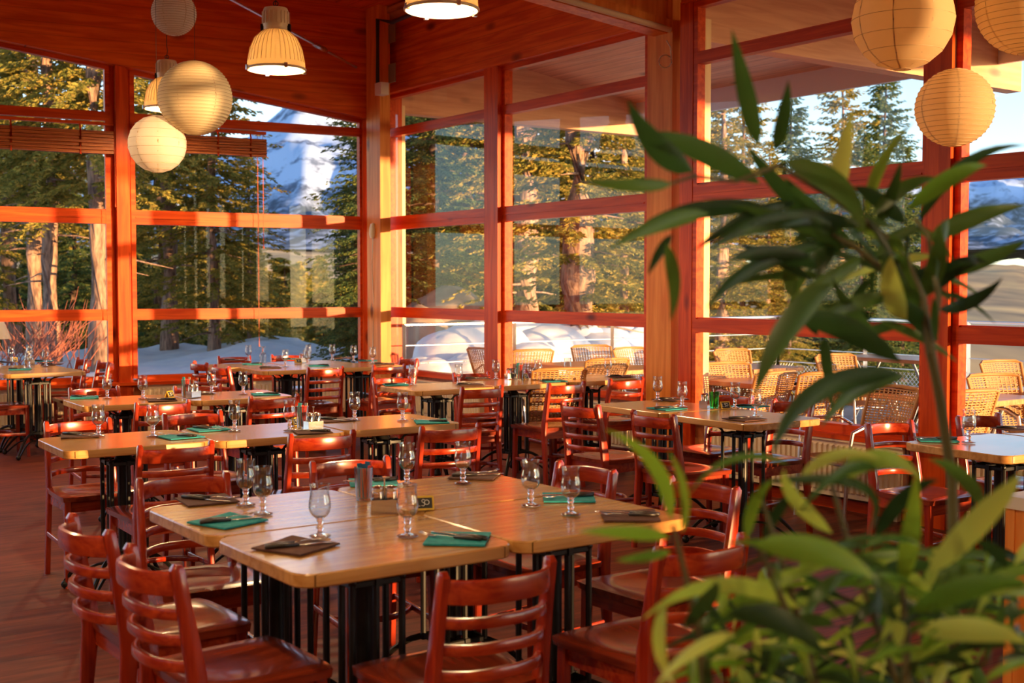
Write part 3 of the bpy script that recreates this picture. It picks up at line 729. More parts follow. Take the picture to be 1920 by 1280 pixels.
SET = [
 (388,940,'brown',30,'rear left of nearest table','nearest table',-20), (427,980,'teal',55,'front left of nearest table','nearest table',35), (555,1027,'brown',60,'at the front edge of nearest table','nearest table',30),
 (858,1013,'teal',-5,'at the front right table corner','nearest table',150), (890,894,'brown',-10,'at the far corner of nearest table','nearest table',20), (700,906,'teal',10,'behind the straw glass on nearest table','nearest table',200),
 (1066,935,'teal',0,'behind the right glass pair on nearest table','nearest table',190), (1181,970,'brown',0,'at the right end of nearest table','nearest table',165),
 (150,818,'brown',20,'left end of second row','second row',-20), (338,820,'teal',40,'front left of second row','second row',150), (392,806,'teal',35,'rear left of second row','second row',-25),
 (586,811,'brown',20,'before the straw holder, second row','second row',160), (627,789,'brown',30,'rear of right table, second row','second row',-30), (809,792,'teal',10,'right end of second row','second row',150),
 (158,746,'teal',20,'left end of third row','third row',-20), (304,751,'brown',20,'before the price card, third row','third row',160), (372,738,'brown',30,'rear middle of third row','third row',0), (498,740,'teal',20,'right end of third row','third row',160),
 (440,676,'brown',20,'rear left of corner group','corner group',0), (473,683,'teal',10,'left front of corner group','corner group',170), (507,690,'brown',20,'front edge of corner group','corner group',20), (598,686,'teal',15,'front middle of corner group','corner group',160),
 (548,674,'teal',10,'rear middle of corner group','corner group',0), (642,672,'brown',10,'rear right of corner group','corner group',0), (690,677,'teal',10,'rear right end of corner group','corner group',0), (721,683,'brown',10,'front right end of corner group','corner group',0),
 (742,722,'teal',15,'left table before the terrace','tables before the terrace',30), (882,722,'brown',15,'front right of left table before the terrace','tables before the terrace',0), (895,711,'brown',15,'left of the dark red post','tables before the terrace',0),
 (1040,706,'teal',15,'rear of right table before the terrace','tables before the terrace',0), (1038,715,'teal',15,'front of middle table before the terrace','tables before the terrace',10), (1165,707,'brown',15,'beside the large column','tables before the terrace',0),
 (1257,750,'brown',-50,'window side of column tables','column tables',20), (1250,767,'teal',-55,'aisle side of column tables','column tables',30), (1406,763,'teal',-50,'window side, right of the green glass','column tables',10), (1396,787,'brown',-55,'near corner of column tables','column tables',5),
 (1757,826,'teal',-10,'left side of right edge table','table at the right edge',170), (1905,806,'brown',10,'at the far side of right edge table','table at the right edge',-20),
 (8,680,'brown',10,'far left window table','left window tables',0), (80,678,'teal',10,'rear of left window table','left window tables',0), (98,684,'brown',10,'right end of left window table','left window tables',10), (38,693,'teal',15,'front of left window table','left window tables',10)]
for px, py, c_, rot, lb, gr, kr in SET: setting(px, py, c_, rot, lb, gr, krot=kr)

# ---- condiments
def make_caddy():
    t = thing('condiment_caddy', 'steel caddy with salt and pepper shakers', 'caddy')
    m = MB(); m.box(-.045, .045, -.026, .026, 0, .004); m.box(-.045, -.0425, -.026, .026, 0, .045); m.box(.0425, .045, -.026, .026, 0, .045); m.box(-.045, .045, -.026, -.0245, 0, .045); m.box(-.045, .045, .0245, .026, 0, .045)
    m.build('tray', M['steel'], t)
    MB().tube([(0, 0, 0), (0, 0, .112), (0, 0, .119)], [.003, .003, .007], 8).build('grip_post', M['steel'], t)
    for sx, mm, nm in ((-1, 'pepper', 'pepper_shaker'), (1, 'salt', 'salt_shaker')):
        j = MB().lathe([(.0005, .004), (.019, .004), (.0195, .01), (.0195, .063), (.017, .072), (.0155, .072), (.0175, .063), (.0175, .0075), (.0005, .0075)], 16, Matrix.Translation((sx * .0215, 0, 0))).build(nm, M['thin'], t)
        MB().lathe([(.0005, .0), (.0185, .0), (.0195, .004), (.0195, .012), (.012, .018), (.0005, .019)], 16, Matrix.Translation((sx * .0215, 0, .071))).build('shaker_lid', M['steel'], j)
        MB().lathe([(.0005, .008), (.0160, .008), (.0160, .03), (.0005, .031)], 14, Matrix.Translation((sx * .0215, 0, 0))).build('filling', M[mm], j)
    return t
caddy_p = Proto(make_caddy())
def make_strawglass(dark):
    t = thing('sachet_glass', 'straight glass full of sachets', 'glass')
    MB().lathe([(.0005, 0), (.027, 0), (.0275, .003), (.034, .115), (.0325, .115), (.026, .007), (.0005, .007)], 24).build('tumbler', M['thin'], t)
    rnd = random.Random(3 if dark else 4)
    for k in range(9 if dark else 8):
        a = k * 2.4; r = .013; mm = (['blue', 'blue', 'red', 'blue', 'cyan', 'red', 'blue', 'blue', 'red'] if dark else ['red', 'cyan', 'red', 'salt', 'cyan', 'red', 'salt', 'cyan'])[k]
        x, y = r * math.cos(a), r * math.sin(a); m = MB(); w = .010
        mt = Matrix.Translation((x, y, .010)) @ Matrix.Rotation(a, 4, 'Z') @ Matrix.Rotation(RZ(rnd.uniform(3, 8)), 4, 'Y')
        m.box(-.0015, .0015, -w, w, 0, .112 + rnd.uniform(-.01, .014), mt); m.build('sachet', M[mm], t)
    return t
sg_dark = Proto(make_strawglass(True)); sg_red = Proto(make_strawglass(False))
def make_card():
    t = thing('price_card', 'small folded blackboard card', 'card')
    m = MB()
    for s_ in (-1, 1):
        mt = Matrix.Translation((0, s_ * .018, 0)) @ Matrix.Rotation(s_ * RZ(22), 4, 'X')
        m.box(-.032, .032, -.0015, .0015, 0, .048, mt)
    m.build('card_edge', M['gold'], t)
    m = MB()
    for s_ in (-1, 1):
        mt = Matrix.Translation((0, s_ * .018, 0)) @ Matrix.Rotation(s_ * RZ(22), 4, 'X')
        m.box(-.026, .026, s_ * .0016 - .0006, s_ * .0016 + .0006, .0065, .0415, mt)
    m.build('board_face', M['bwall'], t)
    return t
card_p = Proto(make_card())
def at_table(px, py): p = on_z(px, py, .75); p.z = TZ + .001; return p
caddy_p.put(at_table(721, 962), RZ(8), 'steel salt and pepper caddy in the middle of the nearest table', 'salt and pepper caddies')
sg_dark.put(at_table(682, 938), 0, 'straight glass of blue and red sachets in the middle of the nearest table', 'glasses of sachets')
p = at_table(795, 956)
cd = card_p.put(p, RZ(12), 'ochre edged blackboard card marked SO on the nearest table', 'price cards')
# chalk writing on that card only, facing the viewer
mt = Matrix.Translation((0, -.018, 0)) @ Matrix.Rotation(-RZ(22), 4, 'X')
m = MB()
def stroke(pts): m.tube([mt @ Vector((x, -.0026, z)) for x, z in pts], .0012, 6)
stroke([(.002, .034), (-.004, .036), (-.009, .033), (-.008, .028), (-.001, .024), (.001, .019), (-.003, .014), (-.010, .015)])
stroke([(.008 + .008 * math.cos(a * .6), .026 + .008 * math.sin(a * .6)) for a in range(0, 11)] + [(.016, .026)])
stroke([(-.024, .034), (-.024, .014), (-.015, .014)])
m.build('chalk_writing', M['chalk'], cd)
caddy_p.put(at_table(588, 806), RZ(40), 'steel salt and pepper caddy on the second row', 'salt and pepper caddies')
sg_red.put(at_table(567, 803), 0, 'straight glass of red and turquoise sachets on the second row', 'glasses of sachets')
card_p.put(at_table(554, 799), RZ(60), 'folded price card left of the straw glass on the second row', 'price cards')
caddy_p.put(at_table(363, 746), RZ(60), 'steel salt and pepper caddy on the third row', 'salt and pepper caddies')
sg_red.put(at_table(349, 744), 0, 'straight glass of red and turquoise sachets on the third row', 'glasses of sachets')
card_p.put(at_table(318, 746), RZ(70), 'folded price card left of the sachets on the third row', 'price cards')
caddy_p.put(at_table(569, 680), RZ(30), 'steel salt and pepper caddy on the corner group', 'salt and pepper caddies')
card_p.put(at_table(559, 681), RZ(40), 'folded price card on the corner group', 'price cards')
caddy_p.put(at_table(958, 711), RZ(30), 'steel salt and pepper caddy on the tables before the terrace windows', 'salt and pepper caddies')
sg_red.put(at_table(974, 712), 0, 'straight glass of red sachets before the terrace windows', 'glasses of sachets')
card_p.put(at_table(984, 711), RZ(60), 'folded price card before the terrace windows', 'price cards')
caddy_p.put(at_table(1321, 765), RZ(70), 'steel salt and pepper caddy on the column tables', 'salt and pepper caddies')
t = thing('green_tumbler', 'green tinted tumbler with a red sachet beside the caddy, column tables', 'glass', at_table(1339, 766))
MB().lathe([(.0005, 0), (.024, 0), (.026, .004), (.031, .10), (.029, .10), (.0235, .010), (.0005, .010)], 20).build('tumbler', M['gglass'], t)
m = MB(); m.box(-.002, .002, -.009, .009, .012, .112); m.build('sachet', M['red'], t)
card_p.put(at_table(1359, 767), RZ(20), 'folded price card on the column tables', 'price cards')
caddy_p.put(at_table(55, 684), RZ(30), 'steel salt and pepper caddy on the left window tables', 'salt and pepper caddies')
card_p.put(at_table(26, 679), RZ(30), 'folded price card on the left window tables', 'price cards')

#PART2
# ================================================================= WALL FITTINGS
def radiator(pt, s0, s1, label, inward=1):
    a = pt(s0, 0, .09); d = pt(1) - pt(0); d.z = 0; d.normalize(); L_ = s1 - s0; ang = math.atan2(d.y, d.x)
    t = thing('panel_radiator', label, 'radiator', a, ang, 'panel radiators under the windows')
    m = MB(); n = int(L_ / .045); y0 = 0; sg = -1 if pt is pA else -1
    m.box(0, L_, -.03, .03, .10, SILL - .07)
    for i in range(n):
        x = L_ * (i + .5) / n; w = L_ / n * .34
        for sy in (-1, 1):
            m.hexa([Vector(p) for p in ((x - w, sy * .03 - .001, .13), (x + w, sy * .03 - .001, .13), (x + w * .6, sy * .03 + sy * .012, .14), (x - w * .6, sy * .03 + sy * .012, .14),
                                        (x - w, sy * .03 - .001, SILL - .10), (x + w, sy * .03 - .001, SILL - .10), (x + w * .6, sy * .03 + sy * .012, SILL - .11), (x - w * .6, sy * .03 + sy * .012, SILL - .11))])
    m.build('heating_panel', M['rad'], t, False)
    m = MB(); m.box(-.005, L_ + .005, -.045, .045, SILL - .075, SILL - .062); m.build('top_grille', M['rad'], t, False)
    m = MB()
    for x in (.06, L_ - .06): m.box(x - .015, x + .015, -.02, .02, 0, .11)
    m.build('foot', M['rad'], t, False)
radiator(pA, sA(262), sA(660), 'long cream ribbed radiator under the rear window beside the corner')
radiator(pA, sA(262) - W - .15, sA(247) - .38, 'cream ribbed radiator under the left rear window')
radiator(pB, .35, sB(915), 'pale ribbed radiator under the narrow terrace window')
radiator(pB, sB(960), sB(1195), 'cream ribbed radiator left of the large column')
radiator(pC, .22, WC - .1, 'sun-warmed ribbed radiator under the wide terrace window')
radiator(pC, WC + GAP + .1, 2 * WC, 'ribbed radiator behind the table at the picture right edge')
# blinds
M['bamboo'] = wood('red_bamboo', (.34, .07, .015), (.60, .18, .04), 'x', -RZ(28.17), 5, .55, planks=(2, .018, .004), ratio=30)
def blind(s0, s1, z0, z1, label, cords):
    t = thing('bamboo_blind', label, 'blind', (0, 0, 0), 0, 'rolled bamboo blinds on the rear windows')
    m = MB(); rows = 7
    for k in range(rows):
        z = z0 + (z1 - z0) * (k + .5) / rows; o_ = .10 + .008 * (k % 2)
        m.sweep([pA(s0 + (s1 - s0) * i / 6, z + .004 * math.sin(i * 2.1 + k), o_) for i in range(7)], .035, (z1 - z0) / rows * 1.15, 6)
    m.build('slat_bundle', M['bamboo'], t)
    m = MB(); m.obox(pA(s0, 3.12, .05), DA * (s1 - s0), NA * .05, (0, 0, .03)); m.build('headrail', M['frame_a'], t, False)
    m = MB()
    for k in range(4):
        sx = s0 + (s1 - s0) * (k + .5) / 4; m.sweep([pA(sx, z0 - .012, .122), pA(sx, z1 + .01, .125), pA(sx, 3.13, .09)], .022, .004, 4)
    m.build('tie_band', M['frame_b'], t)
    for sx, zl in cords:
        MB().tube([pA(sx, 3.12, .11), pA(sx, zl, .11), pA(sx, zl - .05, .11)], [.0028, .0028, .008], 6).build('pull_cord', M['frame_a'], t)
blind(sA(249), sA(497), 2.88, 3.07, 'rolled reddish bamboo blind hanging behind the two lower left lanterns', [(sA(490), 1.95), (sA(480), .9)])
blind(sA(247) - .22 - W, sA(214), 2.83, 3.06, 'rolled bamboo blind across the left rear window', [(sA(198), 1.2), (sA(216), 2.35)])
# little fittings
t = thing('wall_alarm', 'cream oval wall fitting on the corner post', 'wall fitting', at_d(699, 434, 13.55))
m = MB(); m.lathe([(.0005, -.03), (.03, -.03), (.042, -.01), (.040, .015), (.025, .035), (.0005, .04)], 16, Matrix.Diagonal((1, 1, 2.4, 1))); m.build('housing', M['cream'], t)
b0 = at_d(699, 434, 13.55)
m = MB(); m.tube([Vector((.0, .0, -.07)), Vector((-.012, .01, -.4)), Vector((.006, .015, -.8)), Vector((-.01, .02, -1.3))], .004, 6); m.build('cord', M['cream'], t)
tagbox = MB(); p = at_d(716, 167, 13.36); tagbox.box(-.065, .065, -.05, .05, -.065, .065, Matrix.Translation(p) @ Matrix.Rotation(RZ(-54), 4, 'Z'))
tagbox.build('junction_box', M['cream'], None, False, label='small square cream junction box high on the corner column', category='junction box')
for (px, py, D, lb) in ((733, 62, 13.2, 'upper'), (733, 137, 13.2, 'lower')):
    p = at_d(px + 3, py, D + .1); m = MB(); m.obox(p - DB * .07 - Vector((0, 0, .10)), DB * .14, -NB * .012, (0, 0, .2))
    o = m.build('metal_plate', M['dsteel'], None, False, label='%s dull metal plate screwed to the beam beside the corner column' % lb, category='bracket', group='metal plates beside the corner column')
m = MB(); m.tube([at_d(708, 165, 13.40), at_d(708, 36, 13.40), at_d(735, 42, 13.1), at_d(782, 22, 12.2), at_d(860, -12, 11.4)], .022, 8)
m.build('power_cable', M['cable'], None, label='thick black cable climbing the corner column to the ceiling', category='cable')
t = thing('tie_rod', 'grey steel tie rod with a turnbuckle running to the rear beam', 'tie rod')
pa, pb = at_d(428, -4, 11.4), at_d(668, 126, 13.66)
m = MB(); m.tube([pa - (pb - pa) * .6, pb], .013, 8); m.build('rod', M['alu'], t)
m = MB(); k1 = pa + (pb - pa) * .62; m.tube([k1, k1 + (pb - pa) * .02, k1 + (pb - pa) * .10, k1 + (pb - pa) * .12], [.013, .03, .03, .013], 8); m.build('turnbuckle', M['steel'], t)
m = MB(); q = at_d(668, 126, 13.8); m.obox(q - DA * .16 - Vector((0, 0, .11)), DA * .26, NA * .016, (0, 0, .22)); m.build('anchor_plate', M['dsteel'], t, False)
t = thing('tube_light', 'unlit white tube light along the lower edge of the big ceiling beam', 'light')
bq = s0 + DB * .13 - into * 0
def bp(l, z, o_=0): p = s0 + DB * (.12 + o_) + into * l; return Vector((p.x, p.y, beamz(s0 + into * l) + z))
m = MB(); m.tube([bp(.06, .03), bp(3.4, .03)], .024, 10); m.build('tube', M['cream'], t)
m = MB(); m.hexa([bp(.04, .05, -.04), bp(.04, .05, 0), bp(3.45, .05, 0), bp(3.45, .05, -.04), bp(.04, .11, -.04), bp(.04, .11, 0), bp(3.45, .11, 0), bp(3.45, .11, -.04)]); m.build('batten', M['column'], t, False)
m = MB(); c0 = at_d(1250, 76, 9.60); loop = [c0, c0 + Vector((.03, 0, -.05)), c0 + Vector((.035, 0, -.12))] + [c0 + Vector((-.01 + .05 * math.cos(a), 0, -.16 + .05 * math.sin(a))) for a in [0.4 - .6 * k for k in range(11)]]
m.tube(loop, .005, 6); m.build('wire_loop', M['cream'], None, label='loose loop of pale wire at the top of the large column', category='wire')

# ---- pendant lamps
def make_pendant():
    t = thing('pendant_lamp', 'industrial pendant lamp', 'lamp')
    M['prism'] = paper('prismatic_shade', (.74, .62, .40), .22)
    o = MB().lathe([(.085, .30), (.10, .295), (.16, .24), (.195, .16), (.213, .06), (.218, .015), (.214, .015), (.209, .06), (.191, .158), (.156, .236), (.098, .290), (.085, .295)], 40).build('shade', M['prism'], t)
    m = MB()
    for k in range(36):
        a = 2 * PI * k / 36; ca, sa = math.cos(a), math.sin(a)
        m.tube([(r * ca, r * sa, z) for r, z in ((.10, .296), (.161, .241), (.196, .161), (.2145, .06))], .0022, 4)
    m.build('shade_rib', M['prism'], t)
    m = MB(); m.tube([(.216 * math.cos(a * PI / 20), .216 * math.sin(a * PI / 20), .012) for a in range(40)], .009, 8, closed=True); m.build('rim', M['cream'], t)
    m = MB(); m.lathe([(.0005, .004), (.212, .004), (.212, .009), (.0005, .009)], 40); m.build('cover_glass', M['glasspane'], t)
    for k in range(4):
        a = k * PI / 2 + .5; m = MB(); m.box(.208, .232, -.012, .012, -.006, .028, Matrix.Rotation(a, 4, 'Z')); m.build('clip', M['steel'], t, False)
    m = MB(); m.lathe([(.0005, .275), (.088, .275), (.092, .30), (.092, .33), (.096, .335), (.096, .44), (.085, .465), (.04, .475), (.0005, .476)], 24)
    for k in range(20): m.box(.094, .104, -.004, .004, .345, .435, Matrix.Rotation(2 * PI * k / 20, 4, 'Z'))
    m.build('gear_housing', M['cream'], t)
    for sx in (-1, 1): m = MB(); m.box(sx * .10 - .012, sx * .10 + .012, -.02, .02, .27, .345); m.build('latch', M['iron'], t, False)
    mm, nt, b = mat('lamp_bulb'); b.inputs['Emission Color'].default_value = (1, .78, .42, 1); b.inputs['Emission Strength'].default_value = 40
    m = MB(); m.sphere((0, 0, .15), .042, 14, 10); m.lathe([(.02, .19), (.02, .275)], 10); m.build('bulb', mm, t)
    MB().tube([(0, 0, .47), (0, 0, .52), (.008, 0, .56), (0, 0, .60), (0, 0, 1.6)], [.004, .004, .004, .004, .003], 6).build('hanging_cable', M['cable'], t)
    MB().tube([(.0 + .018 * math.cos(a), .0, .50 + .018 * math.sin(a)) for a in [k * PI / 6 for k in range(12)]], .004, 6, closed=True).build('hook', M['iron'], t)
    return t
pend_p = Proto(make_pendant())
LAMPS = [(518, 133, 9.3, 'lit industrial pendant lamp with a fluted yellow shade, alone before the rear beam'), (314, 206, 11.8, 'industrial pendant lamp half hidden behind the largest left lantern'), (828, 22, 7.3, 'industrial pendant lamp cut by the top edge, glass cover seen from below')]
pts = []
for px, py, D, lb in LAMPS:
    p = at_d(px, py, D); pend_p.put(p, 0, lb, 'industrial pendant lamps'); pts.append(p)
for p in [Vector((x, y, 3.2)) for x, y in ((-3.6, 6.6), (-5.6, 9.0), (-1.0, 2.2), (-3.8, 2.6), (1.2, -.6), (-2.0, -1.6), (-5.0, -1.4), (.6, -4.2), (3.4, -2.4), (-3.2, -5))]:  # more lamps, added out of view to fill the room with light
    pend_p.put(p, 0, 'industrial pendant lamp added as fill in the unseen part, %s bay, %s row' % (['first', 'second', 'third', 'fourth', 'fifth', 'sixth', 'seventh', 'eighth', 'ninth', 'tenth'][len(pts) - 3], 'window side' if p.x > -1.5 else 'wall side'), 'added fill lamps out of view'); pts.append(p)
for i, p in enumerate(pts):  # point light for each lamp
    ld = bpy.data.lights.new('pendant_light', 'SPOT' if False else 'POINT'); ld.energy = 64; ld.color = (1, .66, .34); ld.shadow_soft_size = .05
    lo_ = bpy.data.objects.new('pendant_light', ld); COL.objects.link(lo_); lo_.location = p + Vector((0, 0, .075))

# ---- paper lanterns
def make_lantern(r, ribs, label, p, m_, seed=0, top=None, wrinkle=0.0):
    t = thing('paper_lantern', label, 'lantern', p)
    rnd = random.Random(seed); prof = []; N_ = ribs
    th0, th1 = .17, PI - .17
    for i in range(N_ + 1):
        th = th0 + (th1 - th0) * i / N_; prof.append((r * math.sin(th), r * math.cos(th)))
        if i < N_:
            for q in (.33, .66):
                th2 = th + (th1 - th0) / N_ * q; prof.append((r * .988 * math.sin(th2), r * .988 * math.cos(th2)))
    m = MB(); n = 40; vs = []
    for (rr, z) in prof:
        for k in range(n):
            a = 2 * PI * k / n; w = 1 + wrinkle * rnd.uniform(-1, 1) - (.006 if k % 5 == 0 else 0) ; vs.append((rr * w * math.cos(a), rr * w * math.sin(a), z))
    fs = [(i * n + k, (i + 1) * n + k, (i + 1) * n + (k + 1) % n, i * n + (k + 1) % n) for i in range(len(prof) - 1) for k in range(n)]
    m.add(vs, fs); m.build('shade', m_, t, 'all')
    m = MB()
    for i in range(N_ + 1):
        th = th0 + (th1 - th0) * i / N_; R_ = r * math.sin(th) * 1.003
        m.tube([(R_ * math.cos(a * PI / 16), R_ * math.sin(a * PI / 16), r * math.cos(th)) for a in range(32)], .0012, 4, closed=True)
    m.build('wire_rib', M['bamboowire'], t)
    m = MB()
    for k in range(8 if ribs < 12 else 6):
        a = 2 * PI * k / (8 if ribs < 12 else 6) + .3
        m.sweep([(r * .985 * math.sin(th) * math.cos(a), r * .985 * math.sin(th) * math.sin(a), r * .985 * math.cos(th)) for th in [th0 + (th1 - th0) * i / 16 for i in range(17)]], .008, .001, 4)
    m.build('paper_seam', M['seam'], t)
    zt = ceil_z(p) - p.z
    m = MB(); m.tube([(0, 0, r * .9), (0, 0, zt)], .0015, 5); m.tube([(-r * .17, 0, r * .98), (0, 0, r * 1.02), (r * .17, 0, r * .98)], .002, 5); m.build('hanging_string', M['cable'], t)
M['bamboowire'] = plain('lantern_wire', (.40, .27, .14), .6); M['seam'] = paper('overlapped_paper', (.62, .46, .28), .3)
LT = [(326, 25, 8.4, .150, 26, 'smallest white paper lantern at the top edge, left', 'paperw', 0), (366, 184, 7.6, .226, 30, 'largest left paper lantern, finely ribbed, half sunlit', 'paper', 0), (295, 270, 7.6, .176, 9, 'wrinkled paper lantern with wide ribs, lowest at left', 'paperw', .006),
      (1693, 37, 5.6, .226, 8, 'large paper lantern with wide ribs at the top right', 'papert', .004), (1790, 202, 5.6, .175, 20, 'finely ribbed paper lantern hanging lowest at right', 'papert', 0), (1926, 8, 5.6, .225, 22, 'ribbed paper lantern cut by the upper right corner', 'papert', 0)]
for i, (px, py, D, r, rb, lb, mm, wr) in enumerate(LT): make_lantern(r, rb, lb, at_d(px, py, D), M[mm], i, None, wr)
# lanterns hanging beyond the frame, seen only as reflections
for i, (x, y, z, r) in enumerate(((3.2, 2.0, 3.4, .22), (4.0, .4, 2.9, .18), (2.2, -.5, 3.2, .2))):
    make_lantern(r, 14, 'paper lantern beside the terrace windows out of view, ' + ('nearest', 'middle', 'last')[i] + ' one', Vector((x, y, z)), M['paper'], 20 + i)

# ================================================================= OUTSIDE
from mathutils import noise
def fbm(x, y, z=0, o=4): return noise.fractal(Vector((x, y, z)), 1.0, 2.0, o)
def sstep(t): t = max(0, min(1, t)); return t * t * (3 - 2 * t)
def terrain(x, y):
    P = Vector((x, y, 0)); a = -(P - A0).dot(NA); b = (P - B0).dot(NB); r = math.hypot(x, y)
    if a < .5 and b < .6: return -.45
    px = 960 + F * x / max(y, .5)
    n = .09 * fbm(x * .5, y * .5) + .10 * fbm(x * 1.1, y * 1.1, 5) + .03 * fbm(x * 4, y * 4, 8)
    if b < .4 or px < 735:
        z = -.12 + .20 * sstep(a / 4) + n + .02 * a * sstep((a - 4) / 8) * .4
        z += .28 * math.exp(-((px - 500) / 90) ** 2 - ((r - 24) / 3) ** 2) 
    else:
        if a < 1.8: return -.35 + (n if b > 8 else 0) - max(0, b - 6.2) * .33
        z = -.2 + .8 * sstep((a - 1.8) / 5) + n * 2.5 + .25 * max(0, fbm(x * .9, y * .9, 9)) * sstep((a - 1.8) / 2)
    if r > 27: z -= (r - 27) * .28
    if px > 1245 and b > 6.6 and b < 200: z -= min(3.4, (b - 6.6) * 1.1)
    return max(z, -7)
m = MB(); x0, x1, y0, y1, st = -42, 44, -2, 62, .2; nx = int((x1 - x0) / st); ny = int((y1 - y0) / st)
vs = [(x0 + st * i, y0 + st * j, terrain(x0 + st * i, y0 + st * j)) for j in range(ny + 1) for i in range(nx + 1)]
m.add(vs, [(j * (nx + 1) + i, j * (nx + 1) + i + 1, (j + 1) * (nx + 1) + i + 1, (j + 1) * (nx + 1) + i) for j in range(ny) for i in range(nx)])
struct(m.build('snow_ground', M['snow'], None, 'all'), 'trodden snow around the restaurant')
def pfar(px, D, z): return Vector(((px - 960) / F * D, D, z))
def interp(x, tab):
    for (a, b), (c, d) in zip(tab, tab[1:]):
        if x <= c: return b + (d - b) * max(0, (x - a) / (c - a))
    return tab[-1][1]
def polar(name, m_, pxs, Ds, zf, label):
    m = MB(); n = len(pxs)
    vs = [pfar(px, D, zf(px, D)) for D in Ds for px in pxs]
    m.add(vs, [(j * n + i, j * n + i + 1, (j + 1) * n + i + 1, (j + 1) * n + i) for j in range(len(Ds) - 1) for i in range(n - 1)])
    o = m.build(name, m_, None, 'all'); struct(o, label); return o
# hillside
def hillz(px, D):
    x = (px - 960) / F * D; t = sstep((px - 1150) / 200)
    left = interp(D, [(50, -7), (90, -5), (160, -1.5), (300, 6), (600, 18)])
    right = interp(D, [(50, -5), (80, -2.5), (130, -2), (260, 3.5), (420, 8), (600, 11)])
    return left * (1 - t) + right * t + fbm(x * .02, D * .02) * D * .008
M['field'] = noisy('dry_golden_grass', (.10, .07, .035), (.78, .48, .17), .16, .9, stretch=(.5, .12, 1), detail=8, lo=.3, hi=.7, c3=(.46, .28, .11))
polar('golden_hillside', M['field'], [-900 + 40 * i for i in range(100)], [50, 60, 70, 80, 95, 110, 130, 150, 175, 200, 230, 260, 300, 340, 380, 420, 480, 540, 600], hillz, 'dry golden hillside beyond the terrace')
RIDGE = [(-900, 250), (100, 330), (380, 350), (470, 285), (520, 250), (560, 208), (575, 204), (600, 222), (650, 240), (700, 250), (800, 225), (900, 260), (1050, 240), (1200, 330), (1400, 350), (1600, 355), (1750, 355), (1850, 358), (1920, 350), (2200, 330), (3000, 330)]
def mountz(px, D):
    pk = (HOR - interp(px, RIDGE)) / F * 3200; x = (px - 960) / F * D
    k = sstep((D - 900) / 2300); z = pk * (k ** 1.15) + 20
    rg = 1 - abs(noise.noise(Vector((x * .0032, D * .0016, 2)))) * 2
    z += (rg * 55 + fbm(x * .008, D * .005, 3) * 40 + fbm(x * .03, D * .02, 7) * 10) * sstep((D - 700) / 900) * (1 - .88 * sstep((D - 1700) / 1300))
    return z
def mountain_mat():
    m, nt, b = mat('haze_tinted_snowy_rock'); N = nt.nodes; L = nt.links
    g = N.new('ShaderNodeNewGeometry'); tc = N.new('ShaderNodeTexCoord'); nz = N.new('ShaderNodeTexNoise'); nz.inputs['Scale'].default_value = .016; nz.inputs['Detail'].default_value = 9; nz.inputs['Roughness'].default_value = .65
    mp = N.new('ShaderNodeMapping'); mp.inputs['Scale'].default_value = (1, .6, 2.2); L.new(tc.outputs['Object'], mp.inputs[0]); L.new(mp.outputs[0], nz.inputs[0])
    cr = N.new('ShaderNodeValToRGB'); cr.color_ramp.elements[0].position = .41; cr.color_ramp.elements[0].color = (.12, .17, .26, 1); cr.color_ramp.elements[1].position = .49; cr.color_ramp.elements[1].color = (.42, .56, .78, 1)  # blue haze and shade are put into the snow and rock colours
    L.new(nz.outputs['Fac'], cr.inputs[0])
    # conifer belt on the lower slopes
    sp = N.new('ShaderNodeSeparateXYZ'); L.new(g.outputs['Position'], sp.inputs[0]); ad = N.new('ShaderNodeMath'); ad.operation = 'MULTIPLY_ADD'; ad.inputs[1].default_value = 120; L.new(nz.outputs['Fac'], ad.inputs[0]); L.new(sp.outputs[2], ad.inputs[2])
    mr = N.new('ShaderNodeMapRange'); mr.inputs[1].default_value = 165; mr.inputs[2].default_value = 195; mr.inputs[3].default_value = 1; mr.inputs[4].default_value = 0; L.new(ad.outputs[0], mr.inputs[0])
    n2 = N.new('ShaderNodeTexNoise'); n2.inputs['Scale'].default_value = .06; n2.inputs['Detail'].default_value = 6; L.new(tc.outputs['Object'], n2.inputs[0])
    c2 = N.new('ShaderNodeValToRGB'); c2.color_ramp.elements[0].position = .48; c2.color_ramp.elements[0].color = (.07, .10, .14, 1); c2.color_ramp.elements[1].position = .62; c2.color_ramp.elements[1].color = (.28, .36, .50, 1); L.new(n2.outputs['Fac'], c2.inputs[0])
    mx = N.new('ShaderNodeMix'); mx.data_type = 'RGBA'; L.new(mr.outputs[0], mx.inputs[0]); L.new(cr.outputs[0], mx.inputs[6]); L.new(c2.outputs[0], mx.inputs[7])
    L.new(mx.outputs[2], b.inputs['Base Color']); setp(b, rough=.9, spec=.1); return m
polar('snowy_mountain', mountain_mat(), [-900 + 12 * i for i in range(320)], [620 + 45 * i for i in range(60)], mountz, 'snowy mountain range, tinted blue for haze and shade')

